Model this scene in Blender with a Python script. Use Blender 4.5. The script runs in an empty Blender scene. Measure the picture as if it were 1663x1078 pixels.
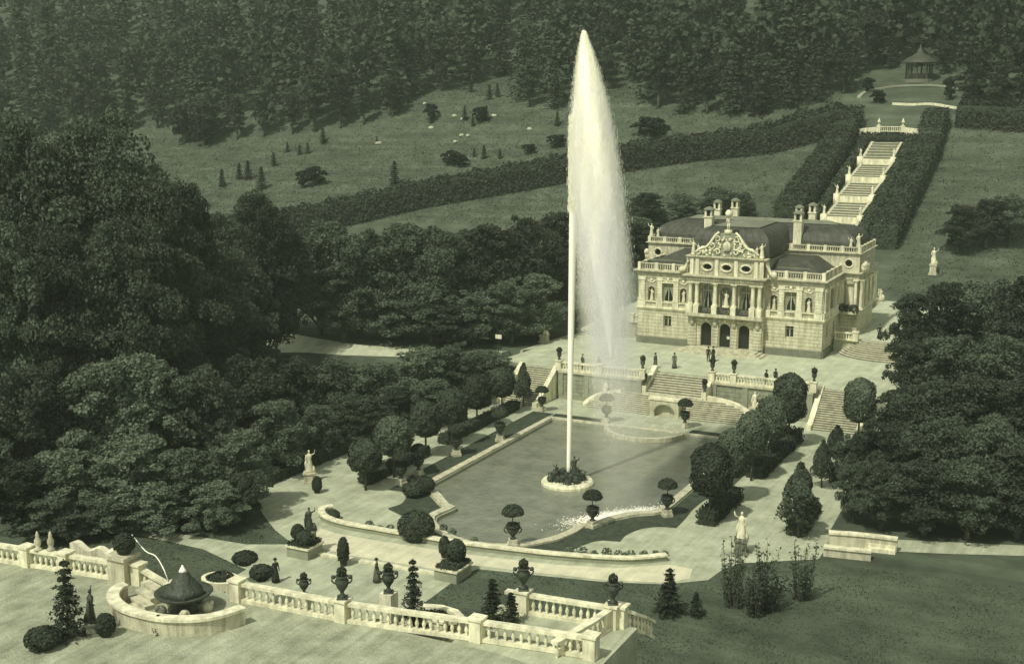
import bpy, bmesh, math, random
import numpy as np
from mathutils import Vector, Matrix
R = math.radians
PI = math.pi
random.seed(7)
rng = np.random.default_rng(7)
sc = bpy.context.scene
col = sc.collection

# ------------------------------------------------------------------ camera
FPX = 2040.0; PITCH = math.atan((539.0 - 150.0) / FPX); AZ = R(26.678)
CAM = Vector((43.8, 0.0, 34.0))
cd = bpy.data.cameras.new('camera'); cam = bpy.data.objects.new('camera', cd); col.objects.link(cam)
cd.sensor_width = 36.0; cd.lens = 36.0 * FPX / 1663.0; cd.clip_start = 0.5; cd.clip_end = 4000
cam.location = CAM; cam.rotation_euler = (R(90) - PITCH, 0, AZ)
sc.camera = cam
# ------------------------------------------------------------------ sky and sun
SUN_EL = 54.0
sdir = Vector((-0.22, -1.0, 0)).normalized() * math.cos(R(SUN_EL)) + Vector((0, 0, math.sin(R(SUN_EL))))
w = bpy.data.worlds.new('World'); sc.world = w; w.use_nodes = True
nt = w.node_tree; nt.nodes.clear()
sky = nt.nodes.new('ShaderNodeTexSky'); sky.sky_type = 'NISHITA'; sky.sun_disc = False
sky.sun_elevation = R(SUN_EL); sky.sun_rotation = math.atan2(sdir.x, sdir.y)
hs = nt.nodes.new('ShaderNodeHueSaturation'); hs.inputs['Saturation'].default_value = 0.12
tint = nt.nodes.new('ShaderNodeMix'); tint.data_type = 'RGBA'; tint.blend_type = 'MULTIPLY'
tint.inputs['Factor'].default_value = 1.0; tint.inputs['B'].default_value = (.99, 1.03, 0.89, 1)
bg = nt.nodes.new('ShaderNodeBackground'); bg.inputs['Strength'].default_value = 0.13
wo = nt.nodes.new('ShaderNodeOutputWorld')
nt.links.new(sky.outputs[0], hs.inputs['Color']); nt.links.new(hs.outputs[0], tint.inputs['A'])
nt.links.new(tint.outputs['Result'], bg.inputs['Color']); nt.links.new(bg.outputs[0], wo.inputs['Surface'])
sl = bpy.data.lights.new('sun', 'SUN'); sl.energy = 3.3; sl.angle = R(2.0); sl.color = (1.0, 0.965, 0.85)
so = bpy.data.objects.new('sun', sl); col.objects.link(so); so.location = (0, 0, 120)
so.rotation_euler = sdir.to_track_quat('Z', 'Y').to_euler()
# ------------------------------------------------------------------ exposure
sc.view_settings.view_transform = 'Standard'; sc.view_settings.look = 'None'
sc.view_settings.exposure = 0.16; sc.view_settings.gamma = 1.0
sc.cycles.volume_bounces = 3; sc.cycles.max_bounces = 8; sc.cycles.transparent_max_bounces = 12
sc.cycles.caustics_reflective = False; sc.cycles.caustics_refractive = False

# ------------------------------------------------------------------ pixel -> place
def ray(u, v):
    r = u - 831.5; up = 539.0 - v; f = FPX
    h = f * math.cos(PITCH) + up * math.sin(PITCH); z = -f * math.sin(PITCH) + up * math.cos(PITCH)
    return Vector((math.cos(AZ) * r - math.sin(AZ) * h, math.sin(AZ) * r + math.cos(AZ) * h, z))
def hit(u, v, z=0.0):
    d = ray(u, v); return CAM + d * ((z - CAM.z) / d.z)
def onplane(u, v, ax, val):
    d = ray(u, v); return CAM + d * ((val - CAM[ax]) / d[ax])
def depth(P):
    d = P - CAM
    h = -math.sin(AZ) * d.x + math.cos(AZ) * d.y
    return h * math.cos(PITCH) - d.z * math.sin(PITCH)
FZ = 6.8      # foreground terrace floor
TZ = 3.3      # palace terrace
KY = [-600, 51.6, 63, 118, 132, 180, 206, 240, 247, 260, 276, 300, 340, 420, 600, 1200]
KZ = [FZ - .05, FZ - .05, 0, 0, 3.2, 3.2, 12.6, 22.8, 27, 33, 36.5, 44, 62, 105, 190, 400]
def sstep(a, b, x):
    t = min(1, max(0, (x - a) / (b - a))); return t * t * (3 - 2 * t)
def zt(x, y):
    z = float(np.interp(y, KY, KZ))
    ax = abs(x)
    if ax < 23.5 and 100 < y < 134:      # the garden stays level up to the terrace wall
        z = min(z, 0.0)
    if y > 215 and x < -20:              # rolling meadow
        z += 1.1 * math.sin(x * .045 + 1.3) * math.sin(y * .05) * sstep(215, 235, y)
    return z
def ter(u, v):
    d = ray(u, v).normalized(); t = 30.0
    while t < 1600:
        P = CAM + d * t
        if P.z < zt(P.x, P.y): break
        t += .3
    return Vector((P.x, P.y, zt(P.x, P.y)))

# ------------------------------------------------------------------ materials
MATS = {}
def mat(name, c, rough=.8, var=.25, scale=3.0, bump=0.0, bscale=None, spec=.2, objvar=0.0, translucent=0.0, detail=7, streak=0.0, track=0.0):
    m = bpy.data.materials.new(name); m.use_nodes = True; n = m.node_tree; N = n.nodes; L = n.links
    b = N['Principled BSDF']; b.inputs['Roughness'].default_value = rough
    b.inputs['Specular IOR Level'].default_value = spec
    tc = N.new('ShaderNodeTexCoord'); geo = N.new('ShaderNodeNewGeometry')
    nz = N.new('ShaderNodeTexNoise'); nz.inputs['Scale'].default_value = scale; nz.inputs['Detail'].default_value = detail
    nz.inputs['Roughness'].default_value = .72
    L.new(geo.outputs['Position'], nz.inputs['Vector'])
    mr = N.new('ShaderNodeMapRange'); mr.inputs['From Min'].default_value = .3; mr.inputs['From Max'].default_value = .7
    mr.inputs['To Min'].default_value = 1 - var; mr.inputs['To Max'].default_value = 1 + var
    L.new(nz.outputs['Fac'], mr.inputs['Value'])
    val = mr.outputs['Result']
    if streak:
        smp = N.new('ShaderNodeMapping'); smp.inputs['Scale'].default_value = (2.2, 2.2, .35); L.new(geo.outputs['Position'], smp.inputs['Vector'])
        sn = N.new('ShaderNodeTexNoise'); sn.inputs['Scale'].default_value = 1.0; sn.inputs['Detail'].default_value = 6; sn.inputs['Roughness'].default_value = .7; L.new(smp.outputs[0], sn.inputs['Vector'])
        sr = N.new('ShaderNodeMapRange'); sr.inputs['From Min'].default_value = .42; sr.inputs['From Max'].default_value = .66; sr.inputs['To Min'].default_value = 1.0; sr.inputs['To Max'].default_value = 1 - streak
        L.new(sn.outputs['Fac'], sr.inputs['Value']); ms_ = N.new('ShaderNodeMath'); ms_.operation = 'MULTIPLY'; L.new(val, ms_.inputs[0]); L.new(sr.outputs['Result'], ms_.inputs[1]); val = ms_.outputs[0]
    if track:
        smp = N.new('ShaderNodeMapping'); smp.inputs['Rotation'].default_value = (0, 0, .12); smp.inputs['Scale'].default_value = (1.6, .10, 1); L.new(geo.outputs['Position'], smp.inputs['Vector'])
        sn = N.new('ShaderNodeTexNoise'); sn.inputs['Scale'].default_value = 1.0; sn.inputs['Detail'].default_value = 5; sn.inputs['Roughness'].default_value = .75; sn.inputs['Distortion'].default_value = .6; L.new(smp.outputs[0], sn.inputs['Vector'])
        sr = N.new('ShaderNodeMapRange'); sr.inputs['From Min'].default_value = .32; sr.inputs['From Max'].default_value = .68; sr.inputs['To Min'].default_value = 1 + track * .5; sr.inputs['To Max'].default_value = 1 - track
        L.new(sn.outputs['Fac'], sr.inputs['Value']); ms_ = N.new('ShaderNodeMath'); ms_.operation = 'MULTIPLY'; L.new(val, ms_.inputs[0]); L.new(sr.outputs['Result'], ms_.inputs[1]); val = ms_.outputs[0]
    if objvar:
        oi = N.new('ShaderNodeObjectInfo'); m2 = N.new('ShaderNodeMapRange')
        m2.inputs['To Min'].default_value = 1 - objvar; m2.inputs['To Max'].default_value = 1 + objvar
        L.new(oi.outputs['Random'], m2.inputs['Value'])
        mm = N.new('ShaderNodeMath'); mm.operation = 'MULTIPLY'
        L.new(val, mm.inputs[0]); L.new(m2.outputs['Result'], mm.inputs[1]); val = mm.outputs[0]
    mx = N.new('ShaderNodeVectorMath'); mx.operation = 'SCALE'; mx.inputs[0].default_value = c
    L.new(val, mx.inputs['Scale']); L.new(mx.outputs['Vector'], b.inputs['Base Color'])
    if bump:
        bn = N.new('ShaderNodeTexNoise'); bn.inputs['Scale'].default_value = bscale or scale * 4; bn.inputs['Detail'].default_value = 5
        L.new(geo.outputs['Position'], bn.inputs['Vector'])
        bp = N.new('ShaderNodeBump'); bp.inputs['Strength'].default_value = bump; bp.inputs['Distance'].default_value = .1
        L.new(bn.outputs['Fac'], bp.inputs['Height']); L.new(bp.outputs['Normal'], b.inputs['Normal'])
    if translucent:
        tr = N.new('ShaderNodeBsdfTranslucent'); L.new(mx.outputs['Vector'], tr.inputs['Color'])
        ms = N.new('ShaderNodeMixShader'); ms.inputs[0].default_value = translucent
        L.new(b.outputs[0], ms.inputs[1]); L.new(tr.outputs[0], ms.inputs[2])
        L.new(ms.outputs[0], N['Material Output'].inputs['Surface'])
    MATS[name] = m
    return m
def tone(l, k=0):      # the print's own ink: cream lights, green darks
    return ((l * 1.0, l * .97, l * .67), (l * .94, l * 1.0, l * .69), (l * .80, l * 1.0, l * .66))[k]
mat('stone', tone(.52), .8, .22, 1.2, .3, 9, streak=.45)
mat('stone_white', tone(.72), .75, .2, 1.2, .2, 9, streak=.4)
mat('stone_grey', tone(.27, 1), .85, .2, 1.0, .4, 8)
mat('stone_riser_shaded', tone(.17, 1), .85, .2, 1.0, .4, 8)  # same stone as the treads; riser shade is put into this darker colour
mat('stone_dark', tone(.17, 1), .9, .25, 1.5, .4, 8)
mat('gravel', tone(.40, 1), .95, .28, .5, .6, 9, .1, track=.22)
mat('gravel_terrace', tone(.33, 1), .95, .35, .7, .8, 9, .1, track=.25)
mat('gravel_white', tone(.56), .95, .2, .5, .5, 9, .1, track=.15)
mat('gravel_pale', tone(.44, 1), .95, .24, .5, .6, 9, .1, track=.18)
mat('roof', tone(.055, 1), .6, .5, .9, .2, 6, .3)
mat('roof_light', tone(.17, 1), .6, .25, .8, .2, 6, .3)
mat('iron', tone(.03, 2), .55, .3, 3, 0, None, .4)
mat('bronze', tone(.05, 2), .55, .6, 4, .7, 9, .4)
mat('glass', tone(.025, 2), .12, .3, .5, 0, None, .6)
mat('curtain', tone(.26, 1), .9, .2, 2)
mat('wood_dark', tone(.035, 2), .7, .3, 2)
mat('bark', tone(.07, 1), .95, .35, 2, .6, 6)
mat('grass', tone(.085, 2), .95, .30, .5, .7, 5, .1)
mat('lawn', tone(.060, 2), .95, .5, 1.6, .7, 7, .1)
mat('cloth_dark', tone(.03, 2), .9, .3, 6)
mat('cloth_mid', tone(.10, 1), .9, .3, 6)
mat('skin', tone(.30), .7, .1, 3)
mat('flower', tone(.13, 2), .9, .5, 6, 0, None, .1, .3)
mat('leaf', tone(.096, 2), .85, .38, .55, 0, None, .15, .42, .22)
mat('leaf_light', tone(.145, 2), .85, .35, .6, 0, None, .15, .35, .22)
mat('leaf_dark', tone(.060, 2), .85, .35, .7, 0, None, .15, .22, .2)
mat('leaf_far', tone(.062, 2), .9, .40, .10, 0, None, .1, .20, .22)
mat('leaf_spruce', tone(.032, 2), .9, .3, .7, 0, None, .1, .2, .15)
mat('rock', tone(.4, 1), .9, .3, 1.5, .6, 4)
mat('foam', (.95, .93, .77), .8, .03, 1.5)
mat('droplets', (.96, .94, .78), .8, .03, 2, 0, None, .1, 0, .3)
def terrain_mat():
    m = mat('terrain', tone(.086, 2), .95, .4, .22, .8, 3, .08, detail=8)
    N = m.node_tree.nodes; L = m.node_tree.links
    geo = [n for n in N if n.type == 'NEW_GEOMETRY'][0]; b = N['Principled BSDF']
    src = b.inputs['Base Color'].links[0].from_socket
    mp = N.new('ShaderNodeMapping'); mp.inputs['Rotation'].default_value = (0, 0, R(-28)); mp.inputs['Scale'].default_value = (.05, 1.1, 1)
    L.new(geo.outputs['Position'], mp.inputs['Vector'])
    n2 = N.new('ShaderNodeTexNoise'); n2.inputs['Scale'].default_value = .45; n2.inputs['Detail'].default_value = 6
    L.new(mp.outputs['Vector'], n2.inputs['Vector'])
    mr = N.new('ShaderNodeMapRange'); mr.inputs['From Min'].default_value = .3; mr.inputs['From Max'].default_value = .7
    mr.inputs['To Min'].default_value = .78; mr.inputs['To Max'].default_value = 1.22
    L.new(n2.outputs['Fac'], mr.inputs['Value'])
    sx = N.new('ShaderNodeVectorMath'); sx.operation = 'SCALE'
    L.new(src, sx.inputs[0]); L.new(mr.outputs['Result'], sx.inputs['Scale']); L.new(sx.outputs['Vector'], b.inputs['Base Color'])
terrain_mat()
def masonry_mat(name, c, mort, bw, bh):
    m = mat(name, c, .85, .16, .8, 0, streak=.38)
    N = m.node_tree.nodes; L = m.node_tree.links; b = N['Principled BSDF']
    src = b.inputs['Base Color'].links[0].from_socket
    geo = [n for n in N if n.type == 'NEW_GEOMETRY'][0]
    sp = N.new('ShaderNodeSeparateXYZ'); L.new(geo.outputs['Position'], sp.inputs[0])
    ad = N.new('ShaderNodeMath'); L.new(sp.outputs['X'], ad.inputs[0]); L.new(sp.outputs['Y'], ad.inputs[1])
    cb = N.new('ShaderNodeCombineXYZ'); L.new(ad.outputs[0], cb.inputs['X']); L.new(sp.outputs['Z'], cb.inputs['Y'])
    br = N.new('ShaderNodeTexBrick'); L.new(cb.outputs[0], br.inputs['Vector']); br.inputs['Scale'].default_value = 1
    br.inputs['Brick Width'].default_value = bw; br.inputs['Row Height'].default_value = bh; br.inputs['Mortar Size'].default_value = .035
    br.inputs['Color1'].default_value = (1, 1, 1, 1); br.inputs['Color2'].default_value = (.86, .87, .85, 1); br.inputs['Mortar'].default_value = (mort,) * 3 + (1,)
    mx = N.new('ShaderNodeMix'); mx.data_type = 'RGBA'; mx.blend_type = 'MULTIPLY'; mx.inputs['Factor'].default_value = 1
    L.new(src, mx.inputs['A']); L.new(br.outputs['Color'], mx.inputs['B']); L.new(mx.outputs['Result'], b.inputs['Base Color'])
    bp = N.new('ShaderNodeBump'); bp.inputs['Strength'].default_value = .6; bp.inputs['Distance'].default_value = .06; bp.invert = True
    L.new(br.outputs['Fac'], bp.inputs['Height']); L.new(bp.outputs['Normal'], b.inputs['Normal'])
masonry_mat('ashlar', tone(.60), .62, 1.5, .42)
masonry_mat('ashlar_upper', tone(.48), .72, 1.1, .38)
masonry_mat('wall_stone', tone(.33, 1), .7, 1.2, .45)
def water_mat():
    m = mat('water', (.165, .178, .125), .18, .3, .5, .8, 2.6, .5)
    N = m.node_tree.nodes
    for n in N:
        if n.type == 'BUMP': n.inputs['Distance'].default_value = .08
water_mat()

# ------------------------------------------------------------------ mesh builder
class MB:
    def __init__(s): s.v = []; s.f = []; s.m = []
    def add(s, vs, fs, mi=0):
        o = len(s.v); s.v += [tuple(p) for p in vs]
        for f in fs: s.f.append(tuple(i + o for i in f)); s.m.append(mi)
    def box(s, x0, x1, y0, y1, z0, z1, mi=0):
        s.add([(x0, y0, z0), (x1, y0, z0), (x1, y1, z0), (x0, y1, z0), (x0, y0, z1), (x1, y0, z1), (x1, y1, z1), (x0, y1, z1)],
              [(3, 2, 1, 0), (4, 5, 6, 7), (0, 1, 5, 4), (1, 2, 6, 5), (2, 3, 7, 6), (3, 0, 4, 7)], mi)
    def prism(s, pts, z0, z1, mi=0):
        n = len(pts)
        s.add([(p[0], p[1], z0) for p in pts] + [(p[0], p[1], z1) for p in pts],
              [tuple(range(n - 1, -1, -1)), tuple(range(n, 2 * n))] + [(i, (i + 1) % n, n + (i + 1) % n, n + i) for i in range(n)], mi)
    def lathe(s, prof, c=(0, 0, 0), n=12, mi=0, sx=1, sy=1, wob=0):
        vs = []; fs = []
        for k, (r, z) in enumerate(prof):
            for i in range(n):
                a = 2 * PI * i / n; rr = r * (1 + wob * math.sin(a * 5 + k * .8))
                vs.append((c[0] + rr * math.cos(a) * sx, c[1] + rr * math.sin(a) * sy, c[2] + z))
        for k in range(len(prof) - 1):
            for i in range(n):
                j = (i + 1) % n; fs.append((k * n + i, k * n + j, (k + 1) * n + j, (k + 1) * n + i))
        fs.append(tuple(range(n - 1, -1, -1))); fs.append(tuple((len(prof) - 1) * n + i for i in range(n)))
        s.add(vs, fs, mi)
    def tube(s, pts, rad, n=7, mi=0):
        pts = [Vector(p) for p in pts]
        if not isinstance(rad, (list, tuple)): rad = [rad] * len(pts)
        vs = []; fs = []
        for k, p in enumerate(pts):
            t = (pts[min(k + 1, len(pts) - 1)] - pts[max(k - 1, 0)]).normalized()
            a = t.orthogonal().normalized() if abs(t.z) > .95 else t.cross(Vector((0, 0, 1))).normalized(); b = t.cross(a)
            for i in range(n):
                q = 2 * PI * i / n; vs.append(p + (a * math.cos(q) + b * math.sin(q)) * rad[k])
        for k in range(len(pts) - 1):
            for i in range(n):
                j = (i + 1) % n; fs.append((k * n + i, k * n + j, (k + 1) * n + j, (k + 1) * n + i))
        fs.append(tuple(range(n - 1, -1, -1))); fs.append(tuple((len(pts) - 1) * n + i for i in range(n)))
        s.add(vs, fs, mi)
    def ball(s, c, r, n=8, m=6, mi=0):
        rx, ry, rz = r if isinstance(r, (list, tuple)) else (r, r, r)
        prof = [(max(.02, math.sin(PI * k / m)), -math.cos(PI * k / m)) for k in range(m + 1)]
        vs = []; fs = []
        for k, (q, z) in enumerate(prof):
            for i in range(n):
                a = 2 * PI * i / n; vs.append((c[0] + q * math.cos(a) * rx, c[1] + q * math.sin(a) * ry, c[2] + z * rz))
        for k in range(m):
            for i in range(n):
                j = (i + 1) % n; fs.append((k * n + i, k * n + j, (k + 1) * n + j, (k + 1) * n + i))
        s.add(vs, fs, mi)
    def wall(s, path, th, z0, z1, mi=0, closed=False):   # a swept wall: z0/z1 are numbers or functions of the point
        P = [Vector((p[0], p[1])) for p in path]; n = len(P); vs = []
        for i, p in enumerate(P):
            a = P[(i - 1) % n] if (closed or i > 0) else p; b = P[(i + 1) % n] if (closed or i < n - 1) else p
            t = (b - a).normalized(); nn = Vector((-t.y, t.x)) * th / 2
            lo = z0(i) if callable(z0) else z0; hi = z1(i) if callable(z1) else z1
            for q in (p - nn, p + nn): vs += [(q.x, q.y, lo), (q.x, q.y, hi)]
        fs = []
        for i in range(n if closed else n - 1):
            a = 4 * i; b = 4 * ((i + 1) % n)
            fs += [(a, b, b + 1, a + 1), (a + 2, a + 3, b + 3, b + 2), (a + 1, b + 1, b + 3, a + 3), (a, a + 2, b + 2, b)]
        if not closed: e = 4 * (n - 1); fs += [(0, 1, 3, 2), (e, e + 2, e + 3, e + 1)]
        s.add(vs, fs, mi)
    def mesh(s, name, mats, smooth=False):
        me = bpy.data.meshes.new(name); me.from_pydata(s.v, [], s.f)
        for m in (mats if isinstance(mats, (list, tuple)) else [mats]): me.materials.append(MATS[m])
        if len(set(s.m)) > 1: me.polygons.foreach_set('material_index', s.m)
        if smooth: me.polygons.foreach_set('use_smooth', [True] * len(s.f))
        me.update(); return me
    def build(s, name, mats, parent=None, smooth=False, loc=(0, 0, 0), rz=0):
        return link(name, s.mesh(name, mats, smooth), parent, loc, rz)
def link(name, me, parent=None, loc=(0, 0, 0), rz=0, sc_=(1, 1, 1)):
    o = bpy.data.objects.new(name, me); col.objects.link(o); o.location = loc; o.rotation_euler = (0, 0, rz); o.scale = sc_
    if parent: o.parent = parent
    return o
def tag(o, label=None, cat=None, group=None, kind=None):
    if label: o['label'] = label
    if cat: o['category'] = cat
    if group: o['group'] = group
    if kind: o['kind'] = kind
    return o
def thing(name, label, cat, loc=(0, 0, 0), rz=0, group=None, s=(1, 1, 1)):
    return tag(link(name, None, None, loc, rz, s), label, cat, group)
def copy_tree(o, parent=None):
    c = o.copy(); col.objects.link(c); c.parent = parent
    for ch in list(o.children): copy_tree(ch, c)
    return c
def place(proto, used, loc, rz=0, s=(1, 1, 1), label=None, group=None):
    o = proto if not used else copy_tree(proto)
    used.append(1); o.location = loc; o.rotation_euler = (0, 0, rz); o.scale = s
    if label: o['label'] = label
    if group: o['group'] = group
    return o
def smoothpath(pts, n=6):       # Catmull-Rom through points
    P = [Vector((p[0], p[1], p[2] if len(p) > 2 else 0)) for p in pts]; out = []
    for i in range(len(P) - 1):
        a = P[max(i - 1, 0)]; b = P[i]; c = P[i + 1]; d = P[min(i + 2, len(P) - 1)]
        for k in range(n):
            t = k / n
            out.append(.5 * ((2 * b) + (c - a) * t + (2 * a - 5 * b + 4 * c - d) * t * t + (3 * b - a - 3 * c + d) * t ** 3))
    out.append(P[-1]); return out
def sheet(name, outer, holes, z, m, parent=None, drape=None):
    bm = bmesh.new()
    for loop in [outer] + holes:
        vs = [bm.verts.new((p[0], p[1], z)) for p in loop]
        for i in range(len(vs)): bm.edges.new((vs[i], vs[(i + 1) % len(vs)]))
    bmesh.ops.triangle_fill(bm, edges=bm.edges[:], use_beauty=True)
    for f in bm.faces:
        if f.normal.z < 0: f.normal_flip()
    if drape:
        bmesh.ops.subdivide_edges(bm, edges=bm.edges[:], cuts=4, use_grid_fill=True)
        for v in bm.verts: v.co.z = zt(v.co.x, v.co.y) + drape
    me = bpy.data.meshes.new(name); bm.to_mesh(me); bm.free(); me.materials.append(MATS[m])
    return link(name, me, parent)

# ------------------------------------------------------------------ foliage
def quads(P, Nn, size, m, name, aspect=1.0):
    """leaf-clump quads: centres P, normals Nn, sizes"""
    n = len(P); Nn = Nn / np.linalg.norm(Nn, axis=1, keepdims=True)
    rv = rng.normal(size=(n, 3)); A = np.cross(Nn, rv); A /= np.linalg.norm(A, axis=1, keepdims=True); B = np.cross(Nn, A)
    sz = np.asarray(size).reshape(-1, 1) * np.ones((n, 1)); a = A * sz * .5; b = B * sz * .5 * aspect
    V = np.empty((n, 4, 3)); V[:, 0] = P - a - b * .6; V[:, 1] = P + a * .6 - b; V[:, 2] = P + a + b * .6; V[:, 3] = P - a * .6 + b
    V[:, 1] += Nn * sz * .12; V[:, 3] += Nn * sz * .12
    me = bpy.data.meshes.new(name); me.vertices.add(4 * n); me.vertices.foreach_set('co', V.reshape(-1).astype(np.float32))
    me.loops.add(4 * n); me.loops.foreach_set('vertex_index', np.arange(4 * n, dtype=np.int32))
    me.polygons.add(n); me.polygons.foreach_set('loop_start', np.arange(0, 4 * n, 4, dtype=np.int32))
    me.polygons.foreach_set('loop_total', np.full(n, 4, dtype=np.int32))
    me.materials.append(MATS[m]); me.update(calc_edges=True); me.validate(); return me
def sph(n):
    d = rng.normal(size=(n, 3)); return d / np.linalg.norm(d, axis=1, keepdims=True)
def lobed_points(lobes, n, jit=.55, lowcut=-.75):
    """points near the surface of many lobes; lobes = (centre, radii)"""
    ar = np.array([l[1][0] * l[1][2] for l in lobes]); cnt = np.maximum(8, (n * ar / ar.sum()).astype(int))
    PP = []; NN = []
    for (c, r), k in zip(lobes, cnt):
        d = sph(k); d = d[d[:, 2] > lowcut]; k = len(d)
        rad = 1 - np.abs(rng.normal(0, .16, (k, 1)))
        rad *= 1 + .13 * np.sin(d[:, :1] * 7 + c[0] * 3) * np.sin(d[:, 1:2] * 6 + c[1] * 5)
        PP.append(np.array(c) + d * rad * np.array(r)); NN.append(d + rng.normal(0, jit, (k, 3)))
    return np.concatenate(PP), np.concatenate(NN)
def tree_proto(name, H, Wd, nq, leafsz, lm, seed, trunk_h=.22, nl=16, shape='round'):
    global rng
    rng = np.random.default_rng(seed); lobes = []; subs = []
    z0 = H * trunk_h; ch = H - z0
    for i in range(nl):
        t = (i + .5) / nl; z = z0 + ch * (.10 + .80 * t)
        if shape == 'round': env = math.sin(PI * (.16 + .74 * t)) ** .6
        elif shape == 'dome': env = min(1, .72 + .6 * t) * math.sqrt(max(.05, 1 - max(0, (t - .45) / .57) ** 2))
        else: env = math.sin(PI * (.2 + .72 * t)) ** .5 * (1 - .22 * t)
        env *= .82 + .3 * rng.random()
        a = i * 2.4 + rng.random() * 1.1; rr = Wd * .5 * env
        lr = (Wd * (.11 + .13 * rng.random() ** 1.5)) * (.6 + .4 * env)
        q = max(0, rr - lr * .7) * (.55 + .5 * rng.random())
        lobes.append(((math.cos(a) * q, math.sin(a) * q, z + rng.normal() * ch * .02), (lr, lr, lr * (.65 + .25 * rng.random()))))
    for (c, r) in lobes:                     # each bough carries its own tufts
        for k in range(9):
            d = sph(1)[0]; d[2] = abs(d[2]) * .9 - .25; q = r[0] * (.28 + .34 * rng.random())
            subs.append((tuple(np.array(c) + d * np.array(r) * (.72 + .35 * rng.random())), (q, q, q * (.6 + .3 * rng.random()))))
    for k in range(5):
        subs.append(((rng.normal() * Wd * .05, rng.normal() * Wd * .05, z0 + ch * (.25 + .14 * k)), (Wd * .2, Wd * .2, ch * .12)))
    P, N_ = lobed_points(subs, nq, 1.0)
    sz = leafsz * (.45 + 1.1 * rng.random(len(P)) ** 1.4)
    root = link(name, None)
    mb = MB()
    tr = Wd * .032 + .08
    mb.tube([(0, 0, -.4), (0.02, .03, z0 * .6), (.08, -.05, z0 + ch * .3), (-.05, .05, z0 + ch * .75)], [tr * 1.35, tr, tr * .75, tr * .15], 8)
    for i in range(0, nl, max(1, nl // 14)):
        l = lobes[i]; zz = max(z0 * .75, l[0][2] - ch * .2)
        mb.tube([(0, 0, zz), (l[0][0] * .5, l[0][1] * .5, (zz + l[0][2]) / 2 + .1), l[0]], [tr * .45, tr * .28, tr * .08], 5)
    mb.build('trunk', 'bark', root, True)
    link('crown', quads(P, N_, sz, lm, name + '_crown'), root)
    return root
def conifer_proto(name, H, Wd, nq, sz, lm, seed, tiers=11):
    global rng
    rng = np.random.default_rng(seed); PP = []; NN = []
    for i in range(tiers):
        t = i / (tiers - 1); z = H * (.08 + .86 * t); r = Wd * .5 * (1 - t) ** .85 + .06 * Wd
        nb = max(5, int(11 * (1 - t) + 4))
        for j in range(nb):
            a = j * 2 * PI / nb + i * .7 + rng.random() * .4; L = r * (.5 + .75 * rng.random()); k = max(4, int(nq / tiers / nb))
            q = rng.random(k) ** .7
            x = np.cos(a) * L * q + rng.normal(0, .035 * Wd, k); y = np.sin(a) * L * q + rng.normal(0, .035 * Wd, k)
            zz = z - .28 * L * q + rng.normal(0, .012 * H, k) + .12 * L * q * q
            PP.append(np.stack([x, y, zz], 1)); NN.append(np.stack([np.cos(a) * .5 + rng.normal(0, .4, k), np.sin(a) * .5 + rng.normal(0, .4, k), np.full(k, .8)], 1))
    PP.append(np.stack([rng.normal(0, .012 * Wd, 10), rng.normal(0, .012 * Wd, 10), H * (.92 + .08 * rng.random(10))], 1)); NN.append(rng.normal(size=(10, 3)))
    P = np.concatenate(PP); Nn = np.concatenate(NN)
    root = link(name, None); mb = MB(); mb.tube([(0, 0, -.2), (0, 0, H * .98)], [Wd * .035 + .02, .015], 6); mb.build('trunk', 'bark', root)
    link('crown', quads(P, Nn, sz * (.6 + .8 * rng.random(len(P))), lm, name + '_crown', .7), root)
    return root
def box_leaves(x0, x1, y0, y1, z0, z1, dens, size, m, name, rough=.06):
    """clipped hedge: leaf quads over the sides and top of a box"""
    PP = []; NN = []
    for ax, sgn in ((0, -1), (0, 1), (1, -1), (1, 1), (2, 1)):
        d = [x1 - x0, y1 - y0, z1 - z0]; d[ax] = 1; n = max(10, int(dens * d[0] * d[1] * d[2]))
        p = np.stack([rng.uniform(x0, x1, n), rng.uniform(y0, y1, n), rng.uniform(z0, z1, n)], 1)
        p[:, ax] = ([x0, y0, z0][ax] if sgn < 0 else [x1, y1, z1][ax]) + rng.normal(0, rough, n)
        nn = np.zeros((n, 3)); nn[:, ax] = sgn; PP.append(p); NN.append(nn + rng.normal(0, .55, (n, 3)))
    P = np.concatenate(PP); return quads(P, np.concatenate(NN), size * (.6 + .8 * rng.random(len(P))), m, name)
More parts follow.
